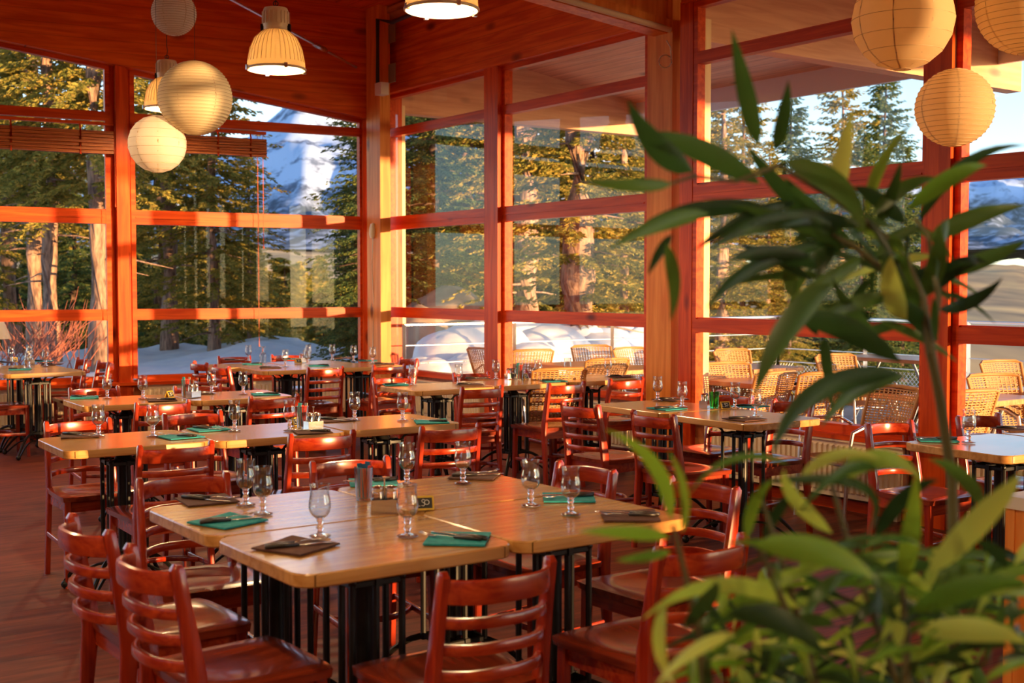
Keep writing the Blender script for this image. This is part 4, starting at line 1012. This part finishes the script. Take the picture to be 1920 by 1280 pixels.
# ---- spruces
def needles(h, rad, cb, n_whorl, seed, twigs=16, leafL=.13, sparse=0.0, droop=.35):
    rnd = random.Random(seed); vs = []; fs = []
    def diamond(p, d, L_, w):
        s_ = Vector((rnd.uniform(-1, 1), rnd.uniform(-1, 1), rnd.uniform(-.6, .6))).normalized(); side = d.cross(s_).normalized() * w
        k = len(vs); e = p + d * L_; mid = p + d * (L_ * .45) + Vector((0, 0, -w * .4))
        vs.extend([p, mid + side, e, mid - side]); fs.append((k, k + 1, k + 2, k + 3))
    z = cb
    for i in range(n_whorl):
        f = i / (n_whorl - 1); z = cb + (h - cb) * f ** .92
        R = rad * (1 - f) ** .75 * (1 if f > .12 else .75 + 2 * f) + .12
        for b_ in range(rnd.randint(4, 6)):
            if rnd.random() < sparse: continue
            a = rnd.uniform(0, 2 * PI); R_ = R * rnd.uniform(.55, 1.12); up = .25 - droop * (1 - f)
            nt_ = max(4, int(twigs * R_ / .9))
            for k in range(nt_):
                t = (k + rnd.random()) / nt_; t = .12 + .88 * t; rr = R_ * t
                p = Vector((rr * math.cos(a), rr * math.sin(a), z + up * rr - .10 * rr * rr + rnd.uniform(-.04, .04)))
                for sgn in (-1, 1):
                    aa = a + sgn * rnd.uniform(.3, 1.1); Lt = leafL * rnd.uniform(.7, 1.3) * (1.25 - .5 * t)
                    d = Vector((math.cos(aa), math.sin(aa), rnd.uniform(-.75, .10))).normalized()
                    diamond(p, d, Lt, Lt * .16); p2 = p + d * Lt * .5
                    for s3 in (-1, 1):
                        a3 = aa + s3 * .7; d3 = Vector((math.cos(a3), math.sin(a3), rnd.uniform(-.9, 0))).normalized(); diamond(p2, d3, Lt * .7, Lt * .13)
            if R_ > .5: 
                d = Vector((math.cos(a), math.sin(a), up)); k = len(vs)
    m = MB(); m.v = [tuple(v) for v in vs]; m.f = fs; m.mi = [0] * len(fs); return m
def make_spruce(name, label, h, rad, cb, nw, seed, nm, bk, tr, **k):
    t = thing(name, label, 'tree')
    needles(h, rad, cb, nw, seed, **k).build('crown', M[nm], t, False)
    rnd = random.Random(seed); m = MB()
    m.tube([(0.03 * math.sin(i * 1.3), .03 * math.cos(i * 1.7), h * i / 10 - .4) for i in range(11)], [tr * (1.15 if i == 0 else 1) * (1 - .085 * i) for i in range(11)], 10)
    for i in range(int(nw * .7)):   # bare branches
        z = cb * .5 + (h - cb * .6) * rnd.random() * .9; a = rnd.uniform(0, 2 * PI); L_ = rad * (1 - z / h) * rnd.uniform(.25, .6) + .1
        m.tube([(0, 0, z), (L_ * .5 * math.cos(a), L_ * .5 * math.sin(a), z - .02), (L_ * math.cos(a), L_ * math.sin(a), z - .12 * L_)], [.028, .016, .005], 5)
    m.build('trunk', M[bk], t, 'all'); return t
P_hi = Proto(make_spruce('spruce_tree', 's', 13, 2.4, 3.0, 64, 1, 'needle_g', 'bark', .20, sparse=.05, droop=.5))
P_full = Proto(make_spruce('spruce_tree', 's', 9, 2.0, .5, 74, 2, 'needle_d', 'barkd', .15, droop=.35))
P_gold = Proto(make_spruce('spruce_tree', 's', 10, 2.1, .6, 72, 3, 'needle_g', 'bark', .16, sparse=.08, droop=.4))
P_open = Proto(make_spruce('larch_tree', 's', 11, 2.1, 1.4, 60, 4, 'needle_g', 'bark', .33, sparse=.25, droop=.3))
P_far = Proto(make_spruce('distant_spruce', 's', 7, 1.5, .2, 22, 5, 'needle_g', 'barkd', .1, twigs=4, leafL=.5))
def tree(P_, px, D, sc_, label, group, zb=None):
    x = (px - 960) / F * D; z = terrain(x, D) if zb is None else zb
    P_.put((x, D, z - .1), random.uniform(0, 6), label, group, scale=(sc_, sc_, sc_ * random.uniform(.95, 1.08)))
ga = 'spruces beyond the rear windows'; gb = 'spruces beyond the terrace windows'
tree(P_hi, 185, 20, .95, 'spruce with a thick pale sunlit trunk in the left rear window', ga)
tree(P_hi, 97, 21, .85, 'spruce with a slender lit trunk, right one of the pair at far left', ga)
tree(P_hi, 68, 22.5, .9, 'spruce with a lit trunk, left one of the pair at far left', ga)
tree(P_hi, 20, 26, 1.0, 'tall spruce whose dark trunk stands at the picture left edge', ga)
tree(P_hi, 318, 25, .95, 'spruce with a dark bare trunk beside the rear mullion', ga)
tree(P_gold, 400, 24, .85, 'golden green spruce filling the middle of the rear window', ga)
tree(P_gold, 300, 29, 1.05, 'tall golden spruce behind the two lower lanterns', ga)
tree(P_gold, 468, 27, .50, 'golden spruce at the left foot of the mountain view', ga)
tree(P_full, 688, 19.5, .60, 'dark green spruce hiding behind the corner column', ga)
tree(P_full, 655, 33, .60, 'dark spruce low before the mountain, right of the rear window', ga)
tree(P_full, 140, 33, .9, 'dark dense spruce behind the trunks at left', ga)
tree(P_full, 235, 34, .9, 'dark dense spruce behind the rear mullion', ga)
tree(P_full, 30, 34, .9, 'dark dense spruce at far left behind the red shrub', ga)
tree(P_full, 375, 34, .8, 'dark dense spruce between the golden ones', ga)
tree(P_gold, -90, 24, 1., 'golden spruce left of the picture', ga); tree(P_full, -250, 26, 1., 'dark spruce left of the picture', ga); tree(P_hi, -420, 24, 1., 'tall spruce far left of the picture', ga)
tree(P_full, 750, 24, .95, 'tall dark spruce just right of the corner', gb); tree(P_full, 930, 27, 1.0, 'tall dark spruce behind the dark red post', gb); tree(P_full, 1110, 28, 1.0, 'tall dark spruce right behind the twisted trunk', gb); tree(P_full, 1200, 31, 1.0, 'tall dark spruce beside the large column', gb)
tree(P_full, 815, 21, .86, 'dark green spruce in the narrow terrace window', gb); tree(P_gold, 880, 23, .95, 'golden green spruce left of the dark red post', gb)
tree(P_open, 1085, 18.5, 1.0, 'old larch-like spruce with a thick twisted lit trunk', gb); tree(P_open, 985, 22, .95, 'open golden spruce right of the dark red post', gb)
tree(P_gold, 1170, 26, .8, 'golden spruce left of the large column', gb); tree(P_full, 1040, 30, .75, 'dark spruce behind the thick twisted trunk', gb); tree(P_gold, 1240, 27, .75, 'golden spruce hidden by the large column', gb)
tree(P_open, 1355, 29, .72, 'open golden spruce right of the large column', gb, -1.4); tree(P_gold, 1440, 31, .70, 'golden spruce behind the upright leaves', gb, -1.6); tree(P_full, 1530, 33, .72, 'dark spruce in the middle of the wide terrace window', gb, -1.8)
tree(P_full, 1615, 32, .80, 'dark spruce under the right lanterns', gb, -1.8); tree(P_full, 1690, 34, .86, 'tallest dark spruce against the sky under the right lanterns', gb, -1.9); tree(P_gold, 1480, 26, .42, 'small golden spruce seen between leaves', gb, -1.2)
for i, (cst, t_, sc_) in enumerate(((14.6, 14, .62), (16.6, 15.5, .66), (18.8, 14.2, .64), (21, 17, .62), (23.5, 16, .55), (13.6, 19, .48))):  # unseen row of spruces, added to cast shade on the snow
    n_ = cst + .384 * t_; q = Vector((n_ * .814 + t_ * .581, n_ * .581 - t_ * .814, -2.2)); P_full.put(q, i, 'dark spruce added off the terrace end to shade the snow, %s' % ['nearest the building', 'second from the building', 'in the middle of the row', 'tallest of the row', 'farthest from the building', 'small one standing apart'][i], 'unseen spruces added to shade the snow', scale=sc_)
tree(P_gold, 1390, 33, .92, 'golden spruce behind the tall upright leaf', gb, -1.6); tree(P_full, 1480, 36, 1.0, 'dark spruce between the two upright leaves', gb, -1.8); tree(P_gold, 1575, 36, 1.02, 'golden spruce left of the right lanterns', gb, -1.8); tree(P_full, 1655, 38, 1.08, 'dark spruce directly left of the right dark red post', gb, -1.8)
tree(P_gold, 1320, 35, 1.0, 'golden spruce right beside the large column', gb, -1.4); tree(P_full, 850, 28, 1.1, 'tallest dark spruce in the narrow terrace window', gb); tree(P_full, 985, 30, 1.1, 'tallest dark spruce right of the dark red post', gb)
rnd = random.Random(11)
for i in range(64):
    px = rnd.uniform(470, 740) if i < 44 else rnd.uniform(1150, 1640); D = rnd.uniform(62, 150)
    x = (px - 960) / F * D; P_far.put((x, D, hillz(px, D) - .3), rnd.uniform(0, 6), 'distant spruce on the hillside, one of the far wood', 'distant spruces on the hillside', scale=rnd.uniform(.6, 1.15) * (1.0 if i < 44 else .7))
for i in range(26):
    px = rnd.uniform(-50, 760); D = rnd.uniform(36, 46)
    x = (px - 960) / F * D; P_far.put((x, D, -3.6), rnd.uniform(0, 6), 'young spruce in the dense wood behind the snow bank, %s window' % ('left rear' if px < 230 else 'right rear'), 'young spruces behind the snow bank', scale=rnd.uniform(.65, .95))

for i in range(22):
    px = rnd.uniform(1270, 2000); D = rnd.uniform(21, 38)
    x = (px - 960) / F * D; P_far.put((x, D, -4.6), rnd.uniform(0, 6), 'small dark conifer growing below the terrace edge', 'small conifers below the terrace', scale=rnd.uniform(.42, .62))
# bare red shrubs
def shrub(px, D, n, label, seed):
    rnd = random.Random(seed); x = (px - 960) / F * D; z = terrain(x, D); m = MB()
    for i in range(n):
        a = rnd.uniform(0, 2 * PI); L_ = rnd.uniform(.5, 1.35); sp_ = rnd.uniform(.25, 1.0); bx, by = rnd.uniform(-.25, .25), rnd.uniform(-.25, .25); p = []
        for k in range(6):
            t = k / 5; r = sp_ * L_ * t ** 1.2; p.append((bx + r * math.cos(a) + rnd.uniform(-.03, .03), by + r * math.sin(a), L_ * t * (1 - .25 * sp_ * t) - .05))
        m.tube(p, [.010, .009, .008, .006, .005, .0025], 5)
        for q in range(3):
            s = p[2 + q % 3]; aa = a + rnd.uniform(-1, 1); m.tube([s, (s[0] + .18 * math.cos(aa), s[1] + .18 * math.sin(aa), s[2] + .2), (s[0] + .25 * math.cos(aa), s[1] + .25 * math.sin(aa), s[2] + .42)], [.007, .005, .002], 4)
    t = thing('bare_shrub', label, 'shrub', (x, D, z), 0, 'bare red shrubs in the snow'); m.build('twigs', M['twig'], t, 'all')
shrub(22, 17.5, 24, 'leafless reddish shrub in the snow at the picture left edge', 1); shrub(112, 18.5, 15, 'leafless reddish shrub in the snow left of the thick pale trunk', 2); shrub(60, 19.5, 12, 'leafless reddish shrub between the two lit trunks', 5)
# boulder mound + snow lumps
def blob(name, px, py_top, D, rx, ry, rz, m_, label, cat, seed, group=None):
    zt = at_d(px, py_top, D).z; me = MB(); n = 40; k = 20; vs = []
    me.sphere((0, 0, 0), 1, n, k)
    for i, v in enumerate(me.v):
        v = Vector(v); d = 1 + .10 * fbm(v.x * 1.3 + seed, v.y * 1.3, v.z * 1.3) + .03 * fbm(v.x * 5, v.y * 5 + seed, v.z * 5); me.v[i] = (v.x * rx * d, v.y * ry * d, v.z * rz * d)
    o = me.build(name, m_, None, 'all', label=label, category=cat); o.location = ((px - 960) / F * D, D, zt - rz)
    if group: o['group'] = group
blob('boulder', 845, 546, 19.5, 1.25, 1.3, 1.25, M['rock'], 'rounded brown rock mound behind the narrow terrace window', 'rock', 1)
blob('boulder', 775, 575, 18.6, .75, .8, .9, M['rock'], 'low brown rock beside the larger mound', 'rock', 4)
for i, (px, py, D, r) in enumerate([(860, 612, 16.9, .5), (905, 600, 17.4, .6), (800, 668, 16.2, .34), (880, 662, 16.3, .3), (968, 590, 18.2, .55), (1020, 605, 18.0, .6), (1065, 598, 18.6, .5), (1120, 622, 18.4, .5), (990, 640, 17.2, .45)]):
    blob('snow_heap', px, py, D, r * 1.2, r, r * .8, M['snow'], 'heap of cleared snow, %s' % ['left of the post, upper left', 'left of the post, upper right', 'low left of the post', 'low beside the post', 'right of the post, leftmost', 'right of the post, second', 'right of the post behind the trunk', 'right of the post, near the column', 'right of the post, lowest'][i], 'snow', 10 + i, 'snow heaps beyond the terrace railing')

# terrace
mb = MB(); mb.hexa([pO(-5.1, .14, -.12), pO(e1, .14, -.12), pO(e1, 6.4, -.12), pO(-5.1, 6.4, -.12), pO(-5.1, .14, -.02), pO(e1, .14, -.02), pO(e1, 6.4, -.02), pO(-5.1, 6.4, -.02)])
struct(mb.build('terrace_deck', wood('grey_deck', (.20, .18, .17), (.34, .31, .29), 'x', RZ(54.5), 2, .8, planks=(1, .14, .008)), None, False), 'grey boarded terrace deck')
def railing(p0, d, L_, label, mesh=True):
    t = thing('cable_railing', label, 'railing', (0, 0, 0), 0, 'terrace railings'); n = int(L_ / 1.6) + 1
    for i in range(n + 1):
        p = p0 + d * (L_ * i / n); MB().box(-.02, .02, -.02, .02, 0, 1.07, Matrix.Translation(p)).build('post', M['alu'], t, False)
    for z, r in ((1.07, .018), (.84, .006), (.64, .006), (.46, .006)):
        MB().tube([p0 + Vector((0, 0, z)), p0 + d * L_ + Vector((0, 0, z))], r, 6).build('rail' if r > .01 else 'cable', M['alu'], t)
    if mesh:
        m = MB(); k = int(L_ / .06)
        for i in range(k):
            for sg in (-1, 1):
                a = p0 + d * (L_ * i / k); b_ = p0 + d * (L_ * i / k + .38 * sg); 
                m.tube([a + Vector((0, 0, .04)), b_ + Vector((0, 0, .42))], .0035, 3, caps=False)
        m.build('wire_mesh', M['alu'], t)
r0 = pO(-4.9, .3, 0)
railing(r0, NB, 6.0, 'cable railing with wire mesh at the end of the terrace')
railing(pO(-4.9, 6.3, 0), DB, 15, 'cable railing along the outer edge of the terrace')
# terrace chairs
M['wicker'] = plain('honey_wicker', (.46, .22, .065), .6); M['wickerd'] = plain('wicker_warp', (.44, .23, .08), .6)
def make_wicker():
    t = thing('wicker_armchair', 'wicker terrace armchair', 'chair')
    def surf(u, v):  # back panel, u -1..1 , v 0..1
        w = .21 + .03 * v; return Vector((u * w, -.20 - .14 * v - .05 * (1 - u * u), .42 + .42 * v))
    m = MB(); 
    for i in range(15):
        u = -1 + 2 * i / 14; m.sweep([surf(u, v / 8) for v in range(9)], .014, .003, 4, up=(0, 1, 0))
    for j in range(26):
        v = j / 25; m.sweep([surf(-1 + 2 * i / 10, v) + Vector((0, .003 * (1 if (i + j) % 2 else -1), 0)) for i in range(11)], .003, .011, 4)
    m.build('woven_back', M['wicker'], t)
    m = MB(); m.tube([surf(-1, 0), surf(-1, .5), surf(-1, 1), surf(-.8, 1.04), surf(0, 1.05), surf(.8, 1.04), surf(1, 1), surf(1, .5), surf(1, 0)], .013, 8); m.build('back_rim', M['wicker'], t)
    m = MB()
    for j in range(22): m.sweep([(-.22, -.18 + .40 * j / 21, .42), (.22, -.18 + .40 * j / 21, .42)], .013, .005, 4)
    for j in range(12): m.sweep([(-.21 + .42 * j / 11, -.19, .425), (-.21 + .42 * j / 11, .23, .425)], .01, .004, 4)
    m.build('woven_seat', M['wicker'], t)
    for sx in (-1, 1):
        p = [(sx * .25, -.26, 0), (sx * .25, -.22, .40), (sx * .26, -.20, .60), (sx * .265, -.10, .655), (sx * .27, .10, .65), (sx * .265, .20, .61), (sx * .25, .22, .45), (sx * .25, .25, 0)]
        MB().tube(p, .0125, 8).build('arm_frame', M['alu'], t)
    m = MB(); m.tube([(-.25, -.22, .40), (.25, -.22, .40)], .011, 8); m.tube([(-.25, .22, .40), (.25, .22, .40)], .011, 8); m.build('cross_tube', M['alu'], t)
    return t
wick = Proto(make_wicker())
WCH = [(1450, 697, .84, '-v', 'wicker armchair in the wide terrace window, left of the narrow leaf'), (1560, 697, .84, '-v', 'wicker armchair in the wide terrace window, middle'), (1660, 724, .84, '-u', 'wicker armchair close to the glass in the wide terrace window'),
       (1357, 681, .84, 'v', 'wicker armchair behind the terrace table right of the large column'), (1560, 665, .84, 'v', 'wicker armchair farther out on the terrace, under the leaves'), (1370, 655, .84, 'v', 'wicker armchair farthest out right of the large column'),
       (1830, 730, .84, '-v', 'wicker armchair close to the glass in the right edge window'), (1850, 703, .84, 'v', 'wicker armchair behind the terrace table in the right edge window'), (1870, 677, .84, 'v', 'wicker armchair farthest out in the right edge window'),
       (1008, 655, .84, '-v', 'wicker armchair beside the dark red post, outside'), (1142, 672, .84, '-v', 'wicker armchair in front of the long terrace table'), (1098, 648, .84, 'v', 'wicker armchair behind the long terrace table, at the trunk'),
       (900, 652, .84, 'u', 'wicker armchair in the narrow terrace window'), (1185, 652, .84, 'v', 'wicker armchair behind the long terrace table by the column'), (1060, 690, .84, '-v', 'wicker armchair low in front of the long terrace table')]
for px, py, z, f_, lb in WCH:
    p = on_z(px, py, z); fv = {'v': V, '-v': -V, 'u': U, '-u': -U}[f_]; c = p + fv * .33; c.z = -.02
    wick.put(c, chair_rz(fv) + random.uniform(-.25, .25), lb, 'wicker armchairs on the terrace')
def make_ttable(LX, label, loc, rz):
    t = thing('terrace_table', label, 'table', loc, rz, 'terrace tables')
    MB().prism([(-LX / 2, -.35), (LX / 2, -.35), (LX / 2, .35), (-LX / 2, .35)], .69, .73, .004).build('tabletop', M['ttop'], t, False)
    for sx in (-1, 1):
        x = sx * (LX / 2 - .22)
        m = MB(); m.tube([(x, -.26, 0), (x, 0, .36), (x, .22, .69)], .016, 8); m.build('leg', M['alu'], t)
        m = MB(); m.tube([(x, .26, 0), (x, 0, .36), (x, -.22, .69)], .016, 8); m.build('leg', M['alu'], t)
    return t
M['ttop'] = wood('varnished_terrace_top', (.50, .22, .08), (.68, .34, .14), 'x', 0, 2, .3, planks=(1, .10, .002))
for px, py, LX, lb in [(1365, 712, 1.1, 'terrace table right of the large column, sunlit edge'), (1560, 724, 1.2, 'terrace table in the middle of the wide terrace window'), (1715, 738, 1.1, 'terrace table beside the right dark red post'), (1880, 748, 1.3, 'terrace table in the right edge window'),
                       (1070, 684, 1.4, 'long terrace table seen through the window left of the large column'), (1185, 690, 1.2, 'terrace table against the large column, outside'), (1640, 668, 1.2, 'terrace table farther out, under the leaves')]:
    p = on_z(px, py, .73) + NB * {1185: 1.35, 1880: 1.25}.get(px, .38); p.z = -.02
    make_ttable(LX, lb, p, RZ(-54.5))

# serving counter at the right edge and lamp at left
t = thing('serving_counter', 'low counter with ribbed orange wood front at the picture right edge', 'counter', Vector((0, 0, 0)))
p = on_z(1886, 925, .75); p.z = 0
m = MB(); m.obox(p, V * 1.6, U * .9, (0, 0, .70))
for i in range(30): m.obox(p + V * (.01 + i * .053) - U * .006, V * .03, U * .01, (0, 0, .70))
m.build('body', M['column'], t, False)
m = MB(); m.obox(p - U * .015 - V * .015 + Vector((0, 0, .70)), V * 1.63, U * .93, (0, 0, .045)); m.build('countertop', M['cream'], t, False)
p = at_d(-6, 648, 11.6); t = thing('table_lamp', 'small table lamp with a cream shade at the picture left edge', 'lamp', Vector((p.x, p.y, .75)))
MB().lathe([(.0005, 0), (.06, 0), (.06, .012), (.012, .03), (.010, .25), (.0005, .25)], 16).build('base', M['steel'], t)
MB().lathe([(.13, .25), (.07, .41), (.066, .41), (.126, .25)], 24, closed=True).build('shade', M['paperw'], t)

# ================================================================= PLANT IN FRONT
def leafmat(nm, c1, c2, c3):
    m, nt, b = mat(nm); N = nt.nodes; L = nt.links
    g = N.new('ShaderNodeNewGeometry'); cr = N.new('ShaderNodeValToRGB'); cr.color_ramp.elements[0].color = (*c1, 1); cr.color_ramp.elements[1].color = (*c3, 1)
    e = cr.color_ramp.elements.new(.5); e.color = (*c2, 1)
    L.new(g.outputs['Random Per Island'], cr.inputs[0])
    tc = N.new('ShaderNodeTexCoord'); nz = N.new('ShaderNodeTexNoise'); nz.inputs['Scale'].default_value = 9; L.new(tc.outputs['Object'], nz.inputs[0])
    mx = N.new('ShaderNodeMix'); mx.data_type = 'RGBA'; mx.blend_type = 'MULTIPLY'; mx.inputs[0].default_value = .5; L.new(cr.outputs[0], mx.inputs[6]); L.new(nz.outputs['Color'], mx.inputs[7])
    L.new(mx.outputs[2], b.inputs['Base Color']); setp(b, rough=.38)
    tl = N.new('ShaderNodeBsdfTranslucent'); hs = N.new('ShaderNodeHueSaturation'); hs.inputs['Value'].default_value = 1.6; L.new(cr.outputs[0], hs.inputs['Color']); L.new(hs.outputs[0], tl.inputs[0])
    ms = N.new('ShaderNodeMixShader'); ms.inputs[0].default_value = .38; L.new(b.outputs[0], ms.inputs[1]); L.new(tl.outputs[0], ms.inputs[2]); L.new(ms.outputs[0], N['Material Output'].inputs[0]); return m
M['leafm'] = leafmat('dark_bamboo_leaf', (.014, .040, .012), (.035, .095, .020), (.10, .20, .03)); M['leafb'] = leafmat('lit_bamboo_leaf', (.06, .17, .02), (.22, .40, .03), (.60, .68, .14)); M['lstem'] = plain('green_brown_stem', (.10, .09, .03), .6)  # leafb: brighter copy of the leaf green, light painted into its colour
plant = thing('potted_bamboo_plant', 'tall leafy potted plant in front of everything at right', 'plant', at_d(1700, 640, 1.9) * 1.0)
plant.location.z = 0; PL = plant.location.copy()
def leaf(m, a, c, b, w, tw=0.0, n=9):
    """quadratic arc a-c-b, lance shape with folded midrib"""
    a, c, b = Vector(a), Vector(c), Vector(b); vs = []
    view = Vector((0, 1, 0))
    for i in range(n + 1):
        t = i / n; p = a * (1 - t) ** 2 + c * 2 * t * (1 - t) + b * t * t; d = ((c - a) * (1 - t) + (b - c) * t).normalized()
        side = d.cross(view).normalized(); nrm = side.cross(d).normalized(); ang = tw * (1 - .4 * t); side = (side * math.cos(ang) + nrm * math.sin(ang)).normalized(); up2 = side.cross(d)
        ww = w / 2 * (math.sin(PI * min(1, t ** .75 * 1.0)) ** .8 * (1 - .25 * t) + .03 * (1 - t)) if 0 < t < 1 else w * .012
        vs += [p - side * ww + up2 * ww * .28, p, p + side * ww + up2 * ww * .28]
    vs = [v - PL for v in vs]
    m.add(vs, [q for i in range(n) for q in ((i * 3, i * 3 + 1, i * 3 + 4, i * 3 + 3), (i * 3 + 1, i * 3 + 2, i * 3 + 5, i * 3 + 4))])
LV = [ # base px,py  tip px,py  width px  depth  sag(px, py added to the middle)  twist
 (1422,275,1372,55,44,1.75,0,0,.2),(1452,285,1478,150,36,1.8,8,0,.3),(1560,392,1598,205,44,1.85,0,0,.3),(1625,400,1712,228,28,1.9,-25,-10,.5),(1300,322,1178,188,60,1.7,-18,22,.1),(1262,345,1088,338,34,1.6,0,8,.1),
 (1425,345,1200,250,56,1.75,-10,-30,.2),(1440,388,1180,440,44,1.8,-30,-25,.2),(1330,400,1140,468,40,1.7,0,-20,.2),(1250,455,1257,602,36,1.65,18,0,.3),(1262,440,1215,515,26,1.7,-6,0,.3),(1470,300,1622,440,60,1.8,45,-30,.1),(1640,440,1700,480,40,1.85,10,-10,.3),
 (1700,395,1850,310,42,1.9,20,-35,.2),(1720,420,1925,272,30,2.0,-20,-60,.3),(1740,450,1925,385,46,2.0,0,-20,.2),(1750,520,1925,450,40,2.0,30,-5,.2),(1760,580,1880,520,34,2.0,10,20,.3),(1700,600,1672,478,56,1.75,-22,0,.1),(1560,455,1325,580,40,1.8,-50,-20,.2),(1540,500,1365,490,46,1.8,-20,-30,.2),(1590,470,1370,385,34,1.8,0,-20,.2),
 (1560,530,1415,742,66,1.7,-25,-20,.1),(1690,680,1478,610,60,1.75,-40,-60,.2),(1690,700,1448,852,56,1.7,-60,-60,.1),(1700,705,1540,800,46,1.75,-20,-30,.2),(1600,460,1470,330,34,1.85,-20,-10,.2),(1560,440,1400,270,40,1.85,-30,-10,.3),(1640,430,1690,300,30,1.9,10,0,.4),(1620,480,1480,560,40,1.8,-10,20,.2),(1650,640,1560,520,36,1.85,-10,10,.2),(1560,420,1330,470,46,1.75,-20,-40,.2),(1490,380,1300,470,36,1.8,0,-20,.2),
 (1700,420,1600,350,40,1.9,-10,-20,.2),(1760,640,1650,560,44,1.85,0,-25,.2),(1730,560,1760,420,46,1.9,20,0,.3),(1740,600,1700,470,40,1.85,-30,0,.3),
 (1258,975,1136,805,36,1.45,45,-30,.1),(1280,998,1252,845,22,1.45,24,-10,.3),(1255,1008,1085,996,36,1.4,0,-6,.1),(1258,1035,1155,1050,28,1.4,0,4,.1),(1412,1022,1640,1085,80,1.35,30,-25,.1),(1692,1100,1718,884,48,1.5,8,0,.2),(1736,1080,1915,886,72,1.4,40,-30,.1),(1420,905,1622,1010,26,1.5,150,-70,.2),
 (1400,1012,1452,898,30,1.5,-16,-20,.3),(1430,1010,1500,908,28,1.5,0,-15,.3),(1500,1140,1205,1160,44,1.4,-10,-80,.1),(1362,1150,1545,1235,60,1.35,40,-35,.1),(1705,1150,1925,1092,60,1.4,20,-35,.2),(1720,1185,1925,1205,60,1.35,30,-20,.2),(1280,1180,1342,1090,40,1.35,30,-20,.2),(1250,1130,1265,1285,36,1.35,-30,10,.3),
 (1380,1190,1230,1285,40,1.3,-10,-20,.2),(1560,1000,1470,880,36,1.5,-40,-10,.2),(1850,960,1740,860,36,1.6,10,-30,.3),(1640,1010,1760,900,40,1.55,0,-40,.3),(1480,870,1290,930,20,1.5,-20,-60,.2),(1500,895,1650,860,30,1.55,0,-40,.2),(1560,910,1730,900,50,1.55,10,-70,.1),(1650,880,1500,960,30,1.5,0,-50,.2)]
fm = MB(); 
for (x0_, y0_, x1_, y1_, w, D, sx, sy, tw) in LV:
    fm.cur = 1 if (D < 1.6 and (x1_ + y1_) % 4) or (x1_, y1_) in ((1712, 228), (1850, 310), (1672, 478), (1598, 205)) else 0  # bright slot for leaves painted as lit
    a = at_d(x0_, y0_, D + .04); b_ = at_d(x1_, y1_, D - .05 + random.uniform(-.04, .04)); c = at_d((x0_ + x1_) / 2 + sx * 1.3, (y0_ + y1_) / 2 + sy * 1.3, D - .02)
    leaf(fm, a, c, b_, (w if w < 60 else 60 + (w - 60) * .4) / F * D * .86, tw)
rnd = random.Random(5)
for i in range(270):
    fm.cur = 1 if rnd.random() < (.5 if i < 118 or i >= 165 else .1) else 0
    if i < 118 or i >= 165:
        x0_ = rnd.uniform(1290, 1930); y0_ = rnd.uniform(1020, 1330); D = rnd.uniform(1.35, 2.0)
        if x0_ < 1420 and y0_ < 1080: continue
    else: x0_ = rnd.uniform(1480, 1800); y0_ = rnd.uniform(400, 640); D = rnd.uniform(1.8, 2.1)
    ang = rnd.uniform(0, 2 * PI); L_ = rnd.uniform(90, 210); x1_ = x0_ + L_ * math.cos(ang) * 1.1; y1_ = y0_ + L_ * math.sin(ang) * .6 + 25
    if x1_ < 1215 or (y1_ < 985 and (i < 118 or i >= 165)): continue
    a = at_d(x0_, y0_, D); b_ = at_d(x1_, y1_, D + rnd.uniform(-.12, .12)); c = at_d((x0_ + x1_) / 2, (y0_ + y1_) / 2 - rnd.uniform(15, 50), D)
    leaf(fm, a, c, b_, rnd.uniform(13, 34) / F * D, rnd.uniform(0, .8))
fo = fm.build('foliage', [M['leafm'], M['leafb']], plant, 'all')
m = MB()
def stem(pts_, r): m.tube([at_d(x, y, D) - PL for x, y, D in pts_], r, 8)
stem([(1790, 1400, 1.9), (1790, 1100, 1.9), (1785, 900, 1.9), (1765, 760, 1.88), (1745, 660, 1.85), (1730, 560, 1.87), (1690, 470, 1.87), (1630, 420, 1.85), (1560, 370, 1.83), (1460, 310, 1.8)], [.009, .009, .0085, .008, .008, .007, .006, .005, .004, .003])
stem([(1730, 560, 1.87), (1650, 500, 1.84), (1600, 460, 1.83), (1560, 440, 1.82)], [.006, .005, .004, .003]); stem([(1745, 650, 1.85), (1760, 560, 1.9), (1740, 440, 1.93), (1715, 410, 1.95)], [.006, .005, .004, .003]); stem([(1460, 310, 1.8), (1380, 340, 1.76), (1300, 330, 1.7), (1255, 345, 1.65)], [.004, .003, .003, .002])
stem([(1330, 1400, 1.5), (1310, 1180, 1.48), (1262, 985, 1.45)], [.006, .005, .003]); stem([(1560, 1400, 1.5), (1500, 1200, 1.45), (1420, 1020, 1.4)], [.006, .005, .003]); stem([(1700, 1400, 1.5), (1700, 1200, 1.5), (1692, 1100, 1.5)], [.006, .005, .003])
stem([(1690, 1300, 1.6), (1600, 1050, 1.56), (1560, 910, 1.55)], [.005, .004, .003]); stem([(1560, 1380, 1.6), (1480, 1100, 1.5), (1430, 940, 1.5)], [.005, .004, .003])
base = at_d(1600, 640, 1.75)
for (x, D) in ((1790, 1.9), (1330, 1.5), (1560, 1.5), (1700, 1.5), (1690, 1.6), (1560, 1.6)):
    q = at_d(x, 1400, D); e = Vector((base.x + (q.x - base.x) * .35, base.y + (q.y - base.y) * .35, .32)); m.tube([q - PL, (q + e) / 2 - PL, e - PL], [.007, .009, .010], 8)
m.build('stem', M['lstem'], plant)
bx = base - PL
MB().lathe([(.0005, 0), (.13, 0), (.14, .01), (.19, .34), (.20, .36), (.185, .36), (.175, .33), (.0005, .33)], 28, Matrix.Translation((bx.x, bx.y, 0))).build('pot', plain('terracotta', (.35, .12, .05), .7), plant)
